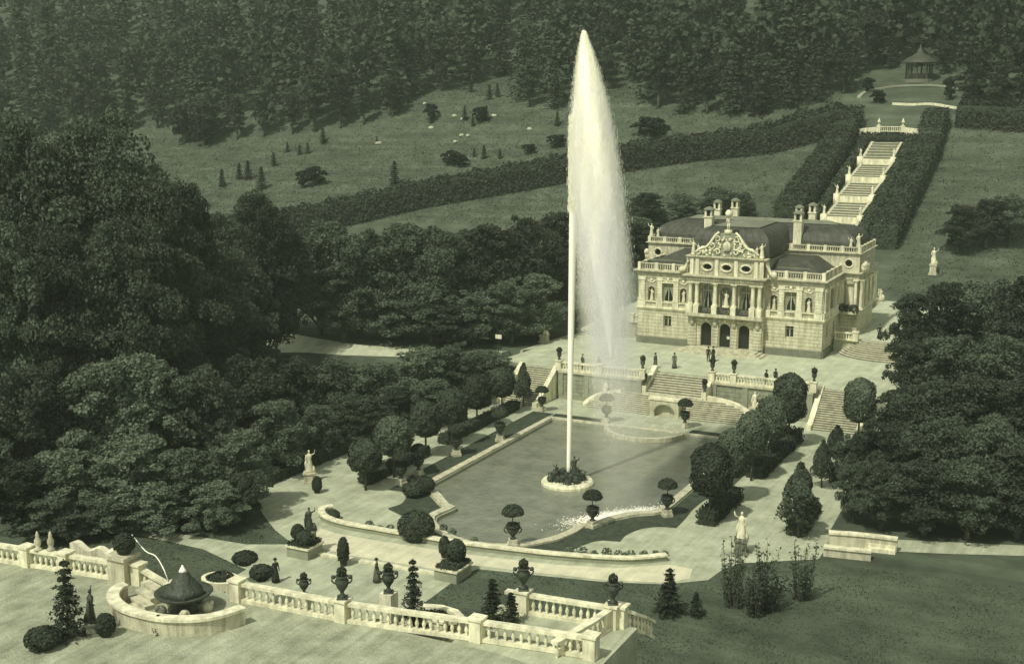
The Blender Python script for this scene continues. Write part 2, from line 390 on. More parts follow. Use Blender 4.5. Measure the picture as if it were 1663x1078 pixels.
def hedge(name, label, path, wd, h, dens, size, m, base=None, cat='hedge', group=None):
    """hedge along a path of ground points"""
    global rng
    P = [Vector((p[0], p[1])) for p in path]; PP = []; NN = []
    mb = MB()
    zf = base if base is not None else zt
    for a, b in zip(P[:-1], P[1:]):
        L = (b - a).length; t = (b - a) / L; nn = Vector((-t.y, t.x))
        for side in (-1, 1, 0, 2, 3):
            area = L * h if side in (-1, 1) else (L * wd if side == 0 else wd * h); n = max(8, int(area * dens))
            s = rng.uniform(-.02, L + .02, n)
            if side in (-1, 1): o = np.full(n, side * wd / 2) + rng.normal(0, .05 * wd, n); zz = rng.uniform(0, h, n); nv = (nn.x * side, nn.y * side, .25)
            elif side == 0: o = rng.uniform(-wd / 2, wd / 2, n); zz = h + rng.normal(0, .05 * h, n); nv = (0, 0, 1)
            else:
                o = rng.uniform(-wd / 2, wd / 2, n); zz = rng.uniform(0, h, n); e = 0 if side == 2 else L
                s = np.full(n, e) + rng.normal(0, .08, n); sg = -1 if side == 2 else 1; nv = (t.x * sg, t.y * sg, .2)
            wv = np.sin((a.x + a.y + s) * .9) * .5 + np.sin((a.x - a.y + s) * 2.1 + 1) * .3 + np.sin(s * 4.7) * .2
            zz = zz * (1 + .12 * wv); o = o * (1 + .14 * np.roll(wv, 3))
            x = a.x + t.x * s + nn.x * o; y = a.y + t.y * s + nn.y * o
            zb = np.array([zf(q, r_) for q, r_ in zip(x, y)])
            PP.append(np.stack([x, y, zb + zz], 1)); NN.append(np.array(nv) + rng.normal(0, .5, (n, 3)))
    Pn = np.concatenate(PP)
    root = thing(name, label, cat, (P[0].x, P[0].y, zf(P[0].x, P[0].y)), 0, group)
    Pn = Pn - np.array(root.location)
    link('foliage', quads(Pn, np.concatenate(NN), size * (.6 + .8 * rng.random(len(Pn))), m, name), root)
    fine = [a.lerp(b, k / 8) for a, b in zip(P[:-1], P[1:]) for k in range(8)] + [P[-1]]
    mb.wall([(p.x - root.location.x, p.y - root.location.y) for p in fine], wd * .86, lambda i: zf(fine[i].x, fine[i].y) - root.location.z - .1,
            lambda i: zf(fine[i].x, fine[i].y) + h * .93 - root.location.z)
    mb.build('branches', 'leaf_dark', root)
    return root

# ================================================================== GROUND
arc1 = smoothpath([(-10.6, 90.8), (-9.0, 89.9), (-7.6, 88.5), (-6.4, 87.3)], 4)
arc2 = smoothpath([(-5.6, 87.0), (-5.95, 84.4), (-4.9, 82.7), (-2.7, 81.0), (.2, 80.3), (3.0, 81.2), (5.0, 83.6), (5.8, 86.0), (5.85, 87.9)], 4)
arc3 = smoothpath([(6.8, 88.4), (7.4, 90.4), (8.6, 92.3), (9.8, 93.2)], 4)
POOL = [(-10.6, 117.3)] + [(p.x, p.y) for p in arc1 + arc2 + arc3] + [(10.45, 94.3), (10.5, 117.6)]
def inside(x, y, poly):
    c = False; j = len(poly) - 1
    for i in range(len(poly)):
        if (poly[i][1] > y) != (poly[j][1] > y) and x < (poly[j][0] - poly[i][0]) * (y - poly[i][1]) / (poly[j][1] - poly[i][1]) + poly[i][0]: c = not c
        j = i
    return c
def near_pool(x, y, d):
    if not (-13 < x < 13 and 78 < y < 120): return False
    return any(inside(x + a, y + b, POOL) for a, b in ((0, 0), (d, 0), (-d, 0), (0, d), (0, -d)))
xs = np.concatenate([np.arange(-760, -200, 20.), np.arange(-200, -30, 3.), np.arange(-30, 30, .8), np.arange(30, 120, 3.), np.arange(120, 361, 20.)])
ys = np.concatenate([np.arange(-60, 40, 5.), np.arange(40, 140, .8), np.arange(140, 320, 2.5), np.arange(320, 521, 10.)])
nx, ny = len(xs), len(ys)
V = [(x, y, (-.8 if near_pool(x, y, 1.0) else zt(x, y) - (.6 if (abs(x) < 20 and 132 < y < 180) else 0))) for y in ys for x in xs]
F = [(j * nx + i, j * nx + i + 1, (j + 1) * nx + i + 1, (j + 1) * nx + i) for j in range(ny - 1) for i in range(nx - 1)]
me = bpy.data.meshes.new('ground'); me.from_pydata(V, [], F); me.materials.append(MATS['terrain'])
me.polygons.foreach_set('use_smooth', [True] * len(F))
tag(link('ground', me), kind='structure')

h2 = lambda *a: tuple(hit(*a)[:2])
outer = [h2(420, 790), h2(416, 812), h2(426, 834), h2(446, 860), h2(476, 884), h2(400, 884), h2(300, 868), h2(230, 858), h2(120, 850), h2(120, 860), h2(230, 870), h2(330, 892),
         h2(400, 925), (-12, 64.2), (0, 64.2), (2.5, 67), h2(715, 960), h2(742, 940), h2(775, 924), h2(850, 932), h2(980, 945), h2(1080, 949), h2(1150, 942), h2(1172, 926), h2(1200, 915), h2(1330, 908),
         (24.4, 92), (23.8, 96), (23.2, 108), (23.2, 131.5), (-21, 131.5), (-21.6, 110), (-22.4, 98)]
def offs(poly, d):       # crude outward offset about each vertex normal
    out = []; n = len(poly)
    for i in range(n):
        a = Vector(poly[i - 1]); b = Vector(poly[i]); c = Vector(poly[(i + 1) % n])
        t = ((b - a).normalized() + (c - b).normalized()); t = t.normalized() if t.length > 1e-6 else (c - b).normalized()
        out.append((b.x + t.y * d, b.y - t.x * d))
    return out
tag(sheet('gravel_garden', outer, [POOL], .03, 'gravel'), kind='structure')
tag(sheet('pool_water', POOL, [], -.22, 'water'), kind='structure')
# foreground terrace gravel
fgp = [(-60, 20), (60, 20), (60, 38), (30, 46), (25, 50), (17, 51.5), (-60, 51.5)]
tag(sheet('gravel_terrace', fgp, [], FZ + .012, 'gravel_terrace'), kind='structure')
tag(sheet('gravel_walk', [h2(*q) for q in [(500, 884), (520, 858), (545, 866), (600, 876), (650, 884), (740, 898), (820, 908), (900, 917), (1000, 923), (1085, 917), (1125, 924), (1120, 940), (1080, 947), (980, 942), (850, 928), (775, 919), (715, 926), (640, 914), (560, 901)]], [], .045, 'gravel_white'), kind='structure')
# lawn strips round the pool
lawnR = [h2(*p) for p in [(890, 901), (912, 897), (935, 891), (960, 881), (979, 878), (1007, 880), (1018, 869), (1043, 859), (1073, 856), (1098, 858), (1112, 844), (1126, 827), (1145, 812)]]
def lawn(name, pts):
    o = sheet(name, pts, [], .055, 'lawn'); tag(o, kind='structure'); return o
poolR = [(3.3, 80.9), (5.3, 83.3), (6.2, 86.0), (6.3, 87.5), (7.2, 88.1), (7.8, 90.2), (8.9, 91.9), (10.1, 92.8), (10.9, 94.1), (10.95, 117.9)]
lawnR = [(q.x, q.y) for q in smoothpath(lawnR[:5], 4)] + [(q.x, q.y) for q in smoothpath(lawnR[5:10], 4)] + [(q.x, q.y) for q in smoothpath(lawnR[9:], 4)][1:]
lawn('lawn', lawnR + [(13.6, 100), (13.6, 118.4), (10.95, 118.4)] + poolR[::-1][1:])
lawnL = [h2(*p) for p in [(645, 868), (668, 850), (662, 838), (630, 826), (655, 808), (664, 800), (630, 797), (648, 788)]]
poolL = [(-11.05, 117.9), (-11.05, 90.6), (-9.3, 89.5), (-7.9, 88.1), (-6.6, 86.9), (-6.1, 86.6), (-6.4, 84.2), (-5.3, 82.3), (-3.4, 80.9)]
lawnL = [(q.x, q.y) for q in smoothpath([h2(*p) for p in [(645, 868), (660, 856), (658, 842), (630, 827)]], 5)] + [(q.x, q.y) for q in smoothpath([h2(*p) for p in [(632, 825), (652, 818), (660, 806), (652, 799), (630, 796)]], 5)] + [h2(642, 790)]
lawn('lawn', poolL + lawnL + [(-13.3, 92), (-13.5, 119.2), (-11.05, 119.2)])
lawn('lawn', [(-10.9, 118.2), (-4.4, 118.2), (-4.4, 119.4), (-10.9, 119.4)]); lawn('lawn', [(4.4, 118.4), (10.9, 118.4), (10.9, 119.6), (4.4, 119.6)])
# path through the western park, and drive west of the terrace
def drape_path(name, pix, m='gravel_pale', lift=.06):
    o = sheet(name, [tuple(ter(*p)[:2]) for p in pix], [], 0, m, None, lift); tag(o, kind='structure')
drape_path('path', [(425, 560), (440, 538), (475, 543), (530, 553), (580, 561), (640, 566), (700, 572), (700, 582), (640, 580), (560, 578), (500, 574), (425, 574), (380, 568), (300, 572), (300, 562), (380, 560)])
drape_path('path', [(795, 574), (845, 574), (925, 544), (930, 560), (850, 592), (795, 592)], 'gravel')

# ------------------------------------------------------------------ pool basin
bas = thing('pool_basin', 'stone-kerbed baroque pool basin with lobed front edge around the fountain', 'basin', (0, 98.4, 0))
mb = MB(); P = [(x, y - 98.4) for x, y in POOL]
mb.wall(P, .75, -.75, .20, closed=True); mb.build('kerb', 'stone', bas)
mb = MB(); mb.wall(offs(P, -.42), .28, -.75, .05, closed=True); mb.build('inner_step', 'stone_grey', bas)
for k, (r, z) in enumerate(((4.4, .28), (3.9, .12), (3.3, -.05))):
    mb = MB(); mb.prism([(math.cos(PI + PI * i / 24) * r * 1.0, 19.4 + math.sin(PI + PI * i / 24) * r * .95) for i in range(25)], -.7, z - .1 * 0)
    if k == 0:
        continue
    mb.build('cascade_step', 'stone_grey', bas)
mb = MB(); mb.wall([(math.cos(PI + PI * i / 24) * 4.1, 19.4 + math.sin(PI + PI * i / 24) * 3.9) for i in range(25)], .5, -.7, .16); mb.build('basin_rim', 'stone', bas)
# ------------------------------------------------------------------ fountain island
isl = thing('fountain_island', 'round stone island with gilded figures and tangled plants in the pool', 'fountain', (0, 98.2, -.3))
mb = MB(); mb.lathe([(2.35, -.5), (2.35, .28), (2.2, .46), (1.6, .5)], n=28); mb.build('rim', 'stone_white', isl)
mb = MB()
for i in range(34):
    a = random.random() * 2 * PI; r = 1.7 * math.sqrt(random.random()); mb.ball((math.cos(a) * r, math.sin(a) * r, .5 + random.random() * .3), (.35, .3, .28 + .25 * random.random()), 6, 4)
mb.build('rocks', 'bronze', isl)
rng = np.random.default_rng(3)
P_, N_ = lobed_points([((math.cos(a) * 1.3, math.sin(a) * 1.3, .75), (.55, .55, .5)) for a in np.linspace(0, 5.6, 9)], 700)
tag(link('plants', quads(P_, N_, .16 * np.ones(len(P_)), 'leaf_dark', 'island_plants'), isl), kind='stuff')
def figure(mb, h=1.75, mi=0, robe=True, arm=0, x=0, y=0, z=0, lean=0.0):
    s = h / 1.75
    if robe:
        mb.lathe([(.30 * s, 0), (.31 * s, .1 * s), (.24 * s, .5 * s), (.20 * s, .85 * s), (.17 * s, 1.0 * s), (.21 * s, 1.2 * s), (.22 * s, 1.36 * s), (.12 * s, 1.46 * s), (.06 * s, 1.5 * s), (.055 * s, 1.56 * s)],
                 (x, y, z), 10, mi, 1, .75, .08)
    else:
        for sx in (-1, 1):
            mb.tube([(x + sx * .10 * s, y + .03, z), (x + sx * .11 * s, y - .03 * sx, z + .45 * s), (x + sx * .09 * s, y, z + .86 * s)], [.06 * s, .075 * s, .11 * s], 7, mi)
        mb.lathe([(.16 * s, .8 * s), (.155 * s, 1.0 * s), (.2 * s, 1.25 * s), (.21 * s, 1.38 * s), (.1 * s, 1.47 * s), (.055 * s, 1.5 * s), (.055 * s, 1.56 * s)], (x, y, z), 10, mi, 1, .65)
    mb.ball((x, y, z + 1.65 * s), (.085 * s, .1 * s, .12 * s), 8, 6, mi)
    for sx in (-1, 1):
        sh = Vector((x + sx * .2 * s, y, z + 1.38 * s))
        if sx == arm: el = sh + Vector((sx * .22, -.05, .12)) * s; ha = el + Vector((sx * .05, -.05, .28)) * s
        else: el = sh + Vector((sx * .07, -.03, -.3)) * s; ha = el + Vector((-sx * .12, -.16, -.16)) * s
        mb.tube([sh, el, ha], [.065 * s, .05 * s, .035 * s], 6, mi)
mb = MB(); figure(mb, 1.9, 0, True, 1, .55, .2, .75); mb.build('figure', 'bronze', isl, True)
mb = MB(); figure(mb, 1.2, 0, False, -1, -1.0, -.2, .6); mb.build('figure', 'bronze', isl, True)
mb = MB(); figure(mb, 1.1, 0, False, 1, 1.25, -.6, .55); mb.build('figure', 'bronze', isl, True)
mb = MB(); mb.lathe([(.22, .5), (.16, .9), (.11, 1.15)], n=10); mb.build('nozzle', 'bronze', isl)
# ------------------------------------------------------------------ the jet and its falling spray
jet = thing('fountain_jet', 'tall white water jet rising from the island and drifting down as spray', 'water jet', (0, 98.4, 0))
mb = MB(); pts = []; rad = []
for k in range(40):
    t = k / 39; z = .5 + 33.0 * t
    pts.append((.32 * t, -.05 * t, z)); rad.append((.19 + .22 * t) * (1 if t < .93 else max(.1, (1 - t) / .07)))
mb.tube(pts, rad, 10); mb.build('water_column', 'foam', jet, True)
def spray_center(z): s = 1 - .8 * z / 39.0; return 7.9 * s, -6.4 * s
def spray_R(z): return 2.85 * (1 - math.exp(-max(0, 39.3 - z) / 7.0)) + .03
mb = MB(); vs = []; fs = []; K = 30; n = 18
for k in range(K + 1):
    z = -.1 + 39.2 * k / K; cx, cy = spray_center(z); r = spray_R(z) * 1.04
    for i in range(n): a = 2 * PI * i / n; vs.append((cx + r * math.cos(a), cy + r * math.sin(a), z))
for k in range(K):
    for i in range(n): j = (i + 1) % n; fs.append((k * n + i, k * n + j, (k + 1) * n + j, (k + 1) * n + i))
fs += [tuple(range(n - 1, -1, -1)), tuple(K * n + i for i in range(n))]
mb.add(vs, fs)
m = bpy.data.materials.new('spray'); m.use_nodes = True; nt = m.node_tree; N = nt.nodes; L = nt.links; N.clear()
out = N.new('ShaderNodeOutputMaterial'); pv = N.new('ShaderNodeVolumeScatter')
pv.inputs['Color'].default_value = (1.0, .975, .74, 1); pv.inputs['Anisotropy'].default_value = 0.0
L.new(pv.outputs[0], out.inputs['Volume'])
def M(op, a, b=None, c=None):
    n = N.new('ShaderNodeMath'); n.operation = op
    for i, q in enumerate((a, b, c)):
        if q is None: continue
        if isinstance(q, (int, float)): n.inputs[i].default_value = q
        else: L.new(q, n.inputs[i])
    return n.outputs[0]
tc = N.new('ShaderNodeTexCoord'); sp = N.new('ShaderNodeSeparateXYZ'); L.new(tc.outputs['Object'], sp.inputs[0])
X, Y, Z = sp.outputs
s_ = M('SUBTRACT', 1.0, M('MULTIPLY', Z, .8 / 39.0))
dx = M('SUBTRACT', X, M('MULTIPLY', s_, 7.9)); dy = M('SUBTRACT', Y, M('MULTIPLY', s_, -6.4))
rr = M('SQRT', M('ADD', M('MULTIPLY', dx, dx), M('MULTIPLY', dy, dy)))
Rz = M('ADD', M('MULTIPLY', M('SUBTRACT', 1.0, M('EXPONENT', M('DIVIDE', M('SUBTRACT', Z, 39.3), 7.0))), 2.85), .03)
q = M('DIVIDE', rr, Rz)
mr = N.new('ShaderNodeMapRange'); mr.interpolation_type = 'SMOOTHSTEP'; L.new(q, mr.inputs['Value'])
mr.inputs['From Min'].default_value = 1.0; mr.inputs['From Max'].default_value = .45; mr.inputs['To Min'].default_value = 0; mr.inputs['To Max'].default_value = 1
rp = N.new('ShaderNodeValToRGB'); L.new(M('DIVIDE', Z, 39.0), rp.inputs['Fac'])
el = rp.color_ramp.elements; el[0].position = 0; el[0].color = (.02,) * 3 + (1,); el[1].position = 1; el[1].color = (1,) * 3 + (1,)
for pz, v in ((.10, .035), (.20, .07), (.30, .16), (.40, .32), (.52, .6), (.70, 1.1)):
    e = el.new(pz); e.color = (v, v, v, 1)
mp = N.new('ShaderNodeMapping'); mp.inputs['Scale'].default_value = (.9, .9, .07); L.new(tc.outputs['Object'], mp.inputs['Vector'])
nz = N.new('ShaderNodeTexNoise'); nz.inputs['Scale'].default_value = 1.0; nz.inputs['Detail'].default_value = 3; L.new(mp.outputs[0], nz.inputs['Vector'])
nn = N.new('ShaderNodeMapRange'); L.new(nz.outputs['Fac'], nn.inputs['Value']); nn.inputs['From Min'].default_value = .3; nn.inputs['From Max'].default_value = .7
nn.inputs['To Min'].default_value = .45; nn.inputs['To Max'].default_value = 1.5
dens = M('MULTIPLY', M('MULTIPLY', M('MULTIPLY', mr.outputs[0], rp.outputs['Color']), nn.outputs[0]), 1.7)
L.new(dens, pv.inputs['Density'])
m.cycles.volume_step_rate = .12 if hasattr(m.cycles, 'volume_step_rate') else 1
MATS['spray'] = m
mb.build('falling_spray', 'spray', jet)
# dense white heart of the falling water, ragged, thinning out downwards
vs = []; fs = []; K = 90; n = 26; hr = random.Random(3)
for k in range(K + 1):
    z = 12.5 + 26.4 * k / K; cx, cy = spray_center(z); r = spray_R(z) * float(np.interp(z, [12.5, 15, 19, 24, 30, 39], [.02, .13, .34, .52, .62, .7]))
    for i in range(n):
        a = 2 * PI * i / n; q = r * (1 + .10 * math.sin(a * 3 + z * .35) + .06 * math.sin(a * 7 - z * .8) + hr.uniform(-.03, .03)); vs.append((cx + q * math.cos(a), cy + q * math.sin(a), z))
for k in range(K):
    for i in range(n): j = (i + 1) % n; fs.append((k * n + i, k * n + j, (k + 1) * n + j, (k + 1) * n + i))
fs += [tuple(range(n - 1, -1, -1)), tuple(K * n + i for i in range(n))]
mb = MB(); mb.add(vs, fs); mb.build('dense_spray', 'foam', jet, True)
rg = np.random.default_rng(12); nd = 320000
zz = rg.uniform(2, 38.9, nd); prf = np.interp(zz, [0, 5, 10, 14, 18, 22, 28, 39], [0, 0, .004, .03, .13, .4, 1, 1]); keep = rg.random(nd) < prf; zz = zz[keep]; nd = len(zz)
rr_ = np.sqrt(rg.normal(0, .36, nd) ** 2 + rg.normal(0, .36, nd) ** 2); ok = rr_ < 1.05; zz = zz[ok]; rr_ = rr_[ok]; nd = len(zz); aa = rg.random(nd) * 2 * PI
cc = np.array([spray_center(q) for q in zz]); RR = np.array([spray_R(q) for q in zz])
Pc = np.stack([cc[:, 0] + np.cos(aa) * rr_ * RR, cc[:, 1] + np.sin(aa) * rr_ * RR, zz], 1)
th = rg.random(nd) * PI; ax = np.stack([np.cos(th), np.sin(th), np.zeros(nd)], 1); dn = np.stack([rg.normal(.12, .06, nd), rg.normal(-.1, .06, nd), np.full(nd, -1.0)], 1)
w5 = ((.007 + .012 * rg.random(nd)) * (1.25 - .75 * np.clip(rr_, 0, 1)))[:, None]; l5 = (.05 + .2 * rg.random(nd))[:, None] * np.interp(zz, [30, 39], [1, .5])[:, None]
nc = 4000; zc_ = rg.uniform(24, 32, nc); ac = rg.random(nc) * 2 * PI; rc = (.19 + .22 * zc_ / 33) * (.95 + np.abs(rg.normal(0, .2, nc)))
Pc = np.concatenate([Pc, np.stack([.32 * zc_ / 33 + np.cos(ac) * rc, -.05 * zc_ / 33 + np.sin(ac) * rc, zc_], 1)]); w5 = np.concatenate([w5, .012 + .02 * rg.random((nc, 1))]); l5 = np.concatenate([l5, .1 + .3 * rg.random((nc, 1))])
tc_ = rg.random(nc) * PI; ax = np.concatenate([ax, np.stack([np.cos(tc_), np.sin(tc_), np.zeros(nc)], 1)]); dn = np.concatenate([dn, np.stack([rg.normal(0, .04, nc), rg.normal(0, .04, nc), np.full(nc, -1.0)], 1)]); nd = len(Pc)
Vd = np.stack([Pc - dn * l5, Pc + ax * w5, Pc + dn * l5, Pc - ax * w5], 1)
me = bpy.data.meshes.new('droplets'); me.vertices.add(4 * nd); me.vertices.foreach_set('co', Vd.reshape(-1).astype(np.float32)); me.loops.add(4 * nd); me.loops.foreach_set('vertex_index', np.arange(4 * nd, dtype=np.int32))
me.polygons.add(nd); me.polygons.foreach_set('loop_start', np.arange(0, 4 * nd, 4, dtype=np.int32)); me.polygons.foreach_set('loop_total', np.full(nd, 4, dtype=np.int32)); me.materials.append(MATS['droplets']); me.update(calc_edges=True)
tag(link('droplets', me, jet), kind='stuff')
# foam where the spray lands
rg = np.random.default_rng(4); fm = MB(); k = 0
while k < 7000:
    a, b = rg.normal(0, 2.0), rg.normal(0, .6); c5, s5 = math.cos(R(52)), math.sin(R(52)); x = 7.4 + a * c5 - b * s5; y = 92.2 + a * s5 + b * c5
    if inside(x, y, POOL) and inside(x + .3, y - .3, POOL):
        r = .018 + .04 * rg.random(); q = rg.random() * 6
        fm.add([(x + r * math.cos(q + i * 1.257) * 1.5 - 7.4, y + r * math.sin(q + i * 1.257) - 92.2, .012 + .02 * rg.random()) for i in range(5)], [(0, 1, 2, 3, 4)])
    k += 1
tag(fm.build('foam_patch', 'foam', None, False, (7.4, 92.2, -.21)), 'white foam patch where the spray lands by the front kerb', 'foam', None, 'stuff')

# ================================================================== PALACE TERRACE
YL, YR = 126.2, 128.4          # front wall of the terrace, west and east of the middle stair
tp = [(-22, 127.0), (-18.6, 127.0), (-18.6, 126.4), (-14.0, 126.4), (-14.0, YL), (-3.2, YL), (-3.2, 129.7), (3.2, 129.7), (3.2, YR), (15.0, YR), (15.0, 129.9), (20.0, 129.9), (20.0, YR), (23.5, YR),
      (23.5, 184), (-20.5, 184), (-20.5, 143.6)]
mb = MB(); mb.prism(tp, -.4, TZ - .03); tag(mb.build('terrace', 'wall_stone'), kind='structure')
tag(sheet('gravel_forecourt', [(x * .9985, y + (.25 if y < 150 else -.2)) for x, y in tp], [], TZ, 'gravel_pale'), kind='structure')
BAL = None
def baluster_mesh(h, n=8):
    mb = MB(); mb.lathe([(.085, 0), (.085, .06 * h), (.05, .1 * h), (.10, .3 * h), (.115, .42 * h), (.07, .62 * h), (.045, .78 * h), (.06, .84 * h), (.085, .9 * h), (.085, h)], n=n)
    return mb.mesh('baluster', 'stone_white', True)
bm_fg = baluster_mesh(.62)
def balustrade(label, pts, zb, h=1.0, sp=.36, piers=(), single=True, name='balustrade', group=None, m='stone_white', rail_w=.34):
    """pts: plan path; each baluster a part when it can be picked out"""
    P = [Vector((p[0], p[1], zb(i) if callable(zb) else zb)) for i, p in enumerate(pts)]
    root = thing(name, label, 'balustrade', P[0], 0, group); Q = [p - P[0] for p in P]
    mb = MB(); mb.wall([q[:2] for q in Q], rail_w * 1.1, lambda i: Q[i].z, lambda i: Q[i].z + .2); mb.build('plinth', m, root)
    mb = MB(); mb.wall([q[:2] for q in Q], rail_w * 1.25, lambda i: Q[i].z + h - .17, lambda i: Q[i].z + h); mb.build('rail', m, root)
    acc = MB(); bh = h - .37
    for a, b in zip(Q[:-1], Q[1:]):
        L = (b - a).length; n = max(1, int(L / sp))
        for k in range(n):
            p = a.lerp(b, (k + .5) / n) + Vector((0, 0, .2))
            if single: link('baluster', bm_fg, root, p, 0, (1, 1, bh / .62))
            else: acc.box(p.x - .07, p.x + .07, p.y - .07, p.y + .07, p.z, p.z + bh)
    if not single: tag(acc.build('balusters', m, root), kind='stuff')
    for i in piers:
        q = Q[i]; mb = MB(); mb.box(q.x - .32, q.x + .32, q.y - .32, q.y + .32, q.z - .02, q.z + h + .05); mb.box(q.x - .4, q.x + .4, q.y - .4, q.y + .4, q.z + h + .05, q.z + h + .17); mb.build('pier', m, root)
    return root
def retaining(label, x0, x1, y):
    t = thing('retaining_wall', label, 'wall', ((x0 + x1) / 2, y, 0)); c = (x0 + x1) / 2
    mb = MB(); mb.box(x0 - c, x1 - c, -.25, .1, -.2, 3.02); mb.build('wall_face', 'wall_stone', t)
    mb = MB(); mb.box(x0 - c - .05, x1 - c + .05, -.42, .12, 3.02, 3.26); mb.build('coping', 'stone', t)
    mb = MB(); mb.box(x0 - c, x1 - c, -.36, .1, -.1, .45); mb.build('plinth', 'stone_grey', t)
    n = 3
    for k in range(n + 1):
        xx = x0 - c + .3 + (x1 - x0 - .6) * k / n; mb = MB(); mb.box(xx - .28, xx + .28, -.38, -.2, .45, 3.02); mb.build('pilaster', 'stone_grey', t)
    return t
retaining('pale stone terrace wall between the west stair and the middle stair', -13.6, -3.6, YL)
retaining('pale stone terrace wall between the middle stair and the east stair', 3.6, 14.6, YR)
balustrade('stone balustrade on the terrace wall west of the middle stair', [(-13.6, YL - .1), (-8.6, YL - .1), (-3.6, YL - .1)], TZ - .04, 1.0, .34, (0, 1, 2), False)
balustrade('stone balustrade on the terrace wall east of the middle stair', [(3.6, YR - .1), (6.0, YR - .1), (14.6, YR - .1)], TZ - .04, 1.0, .34, (0, 1, 2), False)
# ------------------------------------------------------------------ stairs
def straight_stair(label, x0, x1, y0, y1, z0, z1, n, cheek=True):
    t = thing('staircase', label, 'stairs', ((x0 + x1) / 2, y0, z0)); c = (x1 - x0) / 2; dy = (y1 - y0) / n; dz = (z1 - z0) / n
    for k in range(n):
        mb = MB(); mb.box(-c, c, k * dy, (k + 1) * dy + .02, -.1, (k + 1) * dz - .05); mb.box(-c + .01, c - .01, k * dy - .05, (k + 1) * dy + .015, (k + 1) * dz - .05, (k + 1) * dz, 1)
        mb.build('step', ['stone_riser_shaded', 'stone'], t)
    if cheek:
        for s in (-1, 1):
            mb = MB(); mb.wall([(s * (c + .28), -.5), (s * (c + .28), .3), (s * (c + .28), y1 - y0), (s * (c + .28), y1 - y0 + .4)], .55, -.1, lambda i: (.55, .6, z1 - z0 + .3, z1 - z0 + .3)[i])
            mb.build('cheek_wall', 'stone_white', t)
    return t
straight_stair('west side stair climbing from the hedge alley to the terrace', -18.2, -14.4, 121.2, 126.4, 0, TZ, 18)
straight_stair('east side stair climbing from the gravel alley to the terrace', 15.3, 19.7, 125.2, 129.9, 0, TZ, 18)
# middle stair: short upper flight, then a fan of long steps around a niche
ms = thing('grand_staircase', 'fan-shaped middle staircase with arched niche below the palace terrace', 'stairs', (0, 123.3, 0))
n1 = 11; LZ = 1.8
for k in range(n1):
    y0 = .24 * k; t = k / (n1 - 1); hw = 3.3 + 5.9 * math.sqrt(max(0, 1 - t * t))
    z = LZ * (k + 1) / n1
    for s in (-1, 1):
        pts = [(s * 1.55, y0)] + [(s * hw * f, y0 + .45 * f ** 2.2) for f in (.3, .45, .6, .75, .87, .95, 1.0)] + [(s * hw, y0 + .9), (s * 1.55, 3.0)]
        if s < 0: pts = pts[::-1]
        mb = MB(); mb.prism(pts, -.1, z - .06); pts2 = [(p[0], p[1] - .05) for p in pts]; mb.prism(pts2, z - .06, z, 1); mb.build('step', ['stone_riser_shaded', 'stone'], ms)
for s in (-1, 1):      # curved white cheek
    pth = []; zz = []
    for k in range(14):
        t = k / 13; pth.append((s * (3.4 + 6.05 * math.sqrt(max(0, 1 - t * t))), .6 + 2.6 * t)); zz.append(.3 + 1.75 * t)
    mb = MB(); mb.wall(pth, .55, -.1, lambda i: zz[i]); mb.build('cheek_wall', 'stone_white', ms)
mb = MB(); mb.box(-3.4, 3.4, 2.4, 4.1, -.1, LZ + .01); mb.build('landing', 'stone', ms)
mb = MB()              # niche block with arched opening
for x0, x1 in ((-1.6, -1.1), (1.1, 1.6)): mb.box(x0, x1, -.1, 2.45, -.1, LZ + .02)
arch = [(1.1 * math.cos(PI * i / 16), .45 + .9 * math.sin(PI * i / 16)) for i in range(17)]
for (a, b), (c, d) in zip(arch[:-1], arch[1:]):
    mb.add([(a, -.1, b), (c, -.1, d), (c, -.1, LZ + .02), (a, -.1, LZ + .02), (a, 2.4, b), (c, 2.4, d), (c, 2.4, LZ + .02), (a, 2.4, LZ + .02)], [(0, 3, 2, 1), (3, 7, 6, 2), (0, 1, 5, 4)])
mb.build('niche_surround', 'stone', ms)
mb = MB(); mb.box(-1.15, 1.15, .5, 2.35, -.1, 1.6); mb.build('niche_back', 'stone', ms)
mb = MB()
for (a, b), (c, d) in zip(arch[:-1], arch[1:]): mb.add([(a, -.16, b), (c, -.16, d), (c * 1.08, -.16, d + .12), (a * 1.08, -.16, b + .12), (a, .0, b), (c, .0, d)], [(0, 3, 2, 1), (0, 1, 5, 4)])
mb.build('arch_moulding', 'stone_grey', ms)
mb = MB(); mb.box(-1.75, 1.75, -.2, .5, LZ + .02, LZ + .3); mb.build('parapet', 'stone_white', ms)
for k in range(8):
    mb = MB(); y0 = 3.1 + .4 * k; z = LZ + (TZ - LZ) * (k + 1) / 8
    mb.box(-3.15, 3.15, y0, y0 + .42, 0, z - .05); mb.box(-3.14, 3.14, y0 - .05, y0 + .41, z - .05, z, 1); mb.build('step', ['stone_riser_shaded', 'stone'], ms)
for s in (-1, 1):
    mb = MB(); mb.wall([(s * 3.42, 2.7), (s * 3.42, 3.2), (s * 3.42, 6.2), (s * 3.42, 6.6)], .5, -.1, lambda i: (LZ + .7, LZ + .7, TZ + .75, TZ + .75)[i]); mb.build('cheek_wall', 'stone_white', ms)
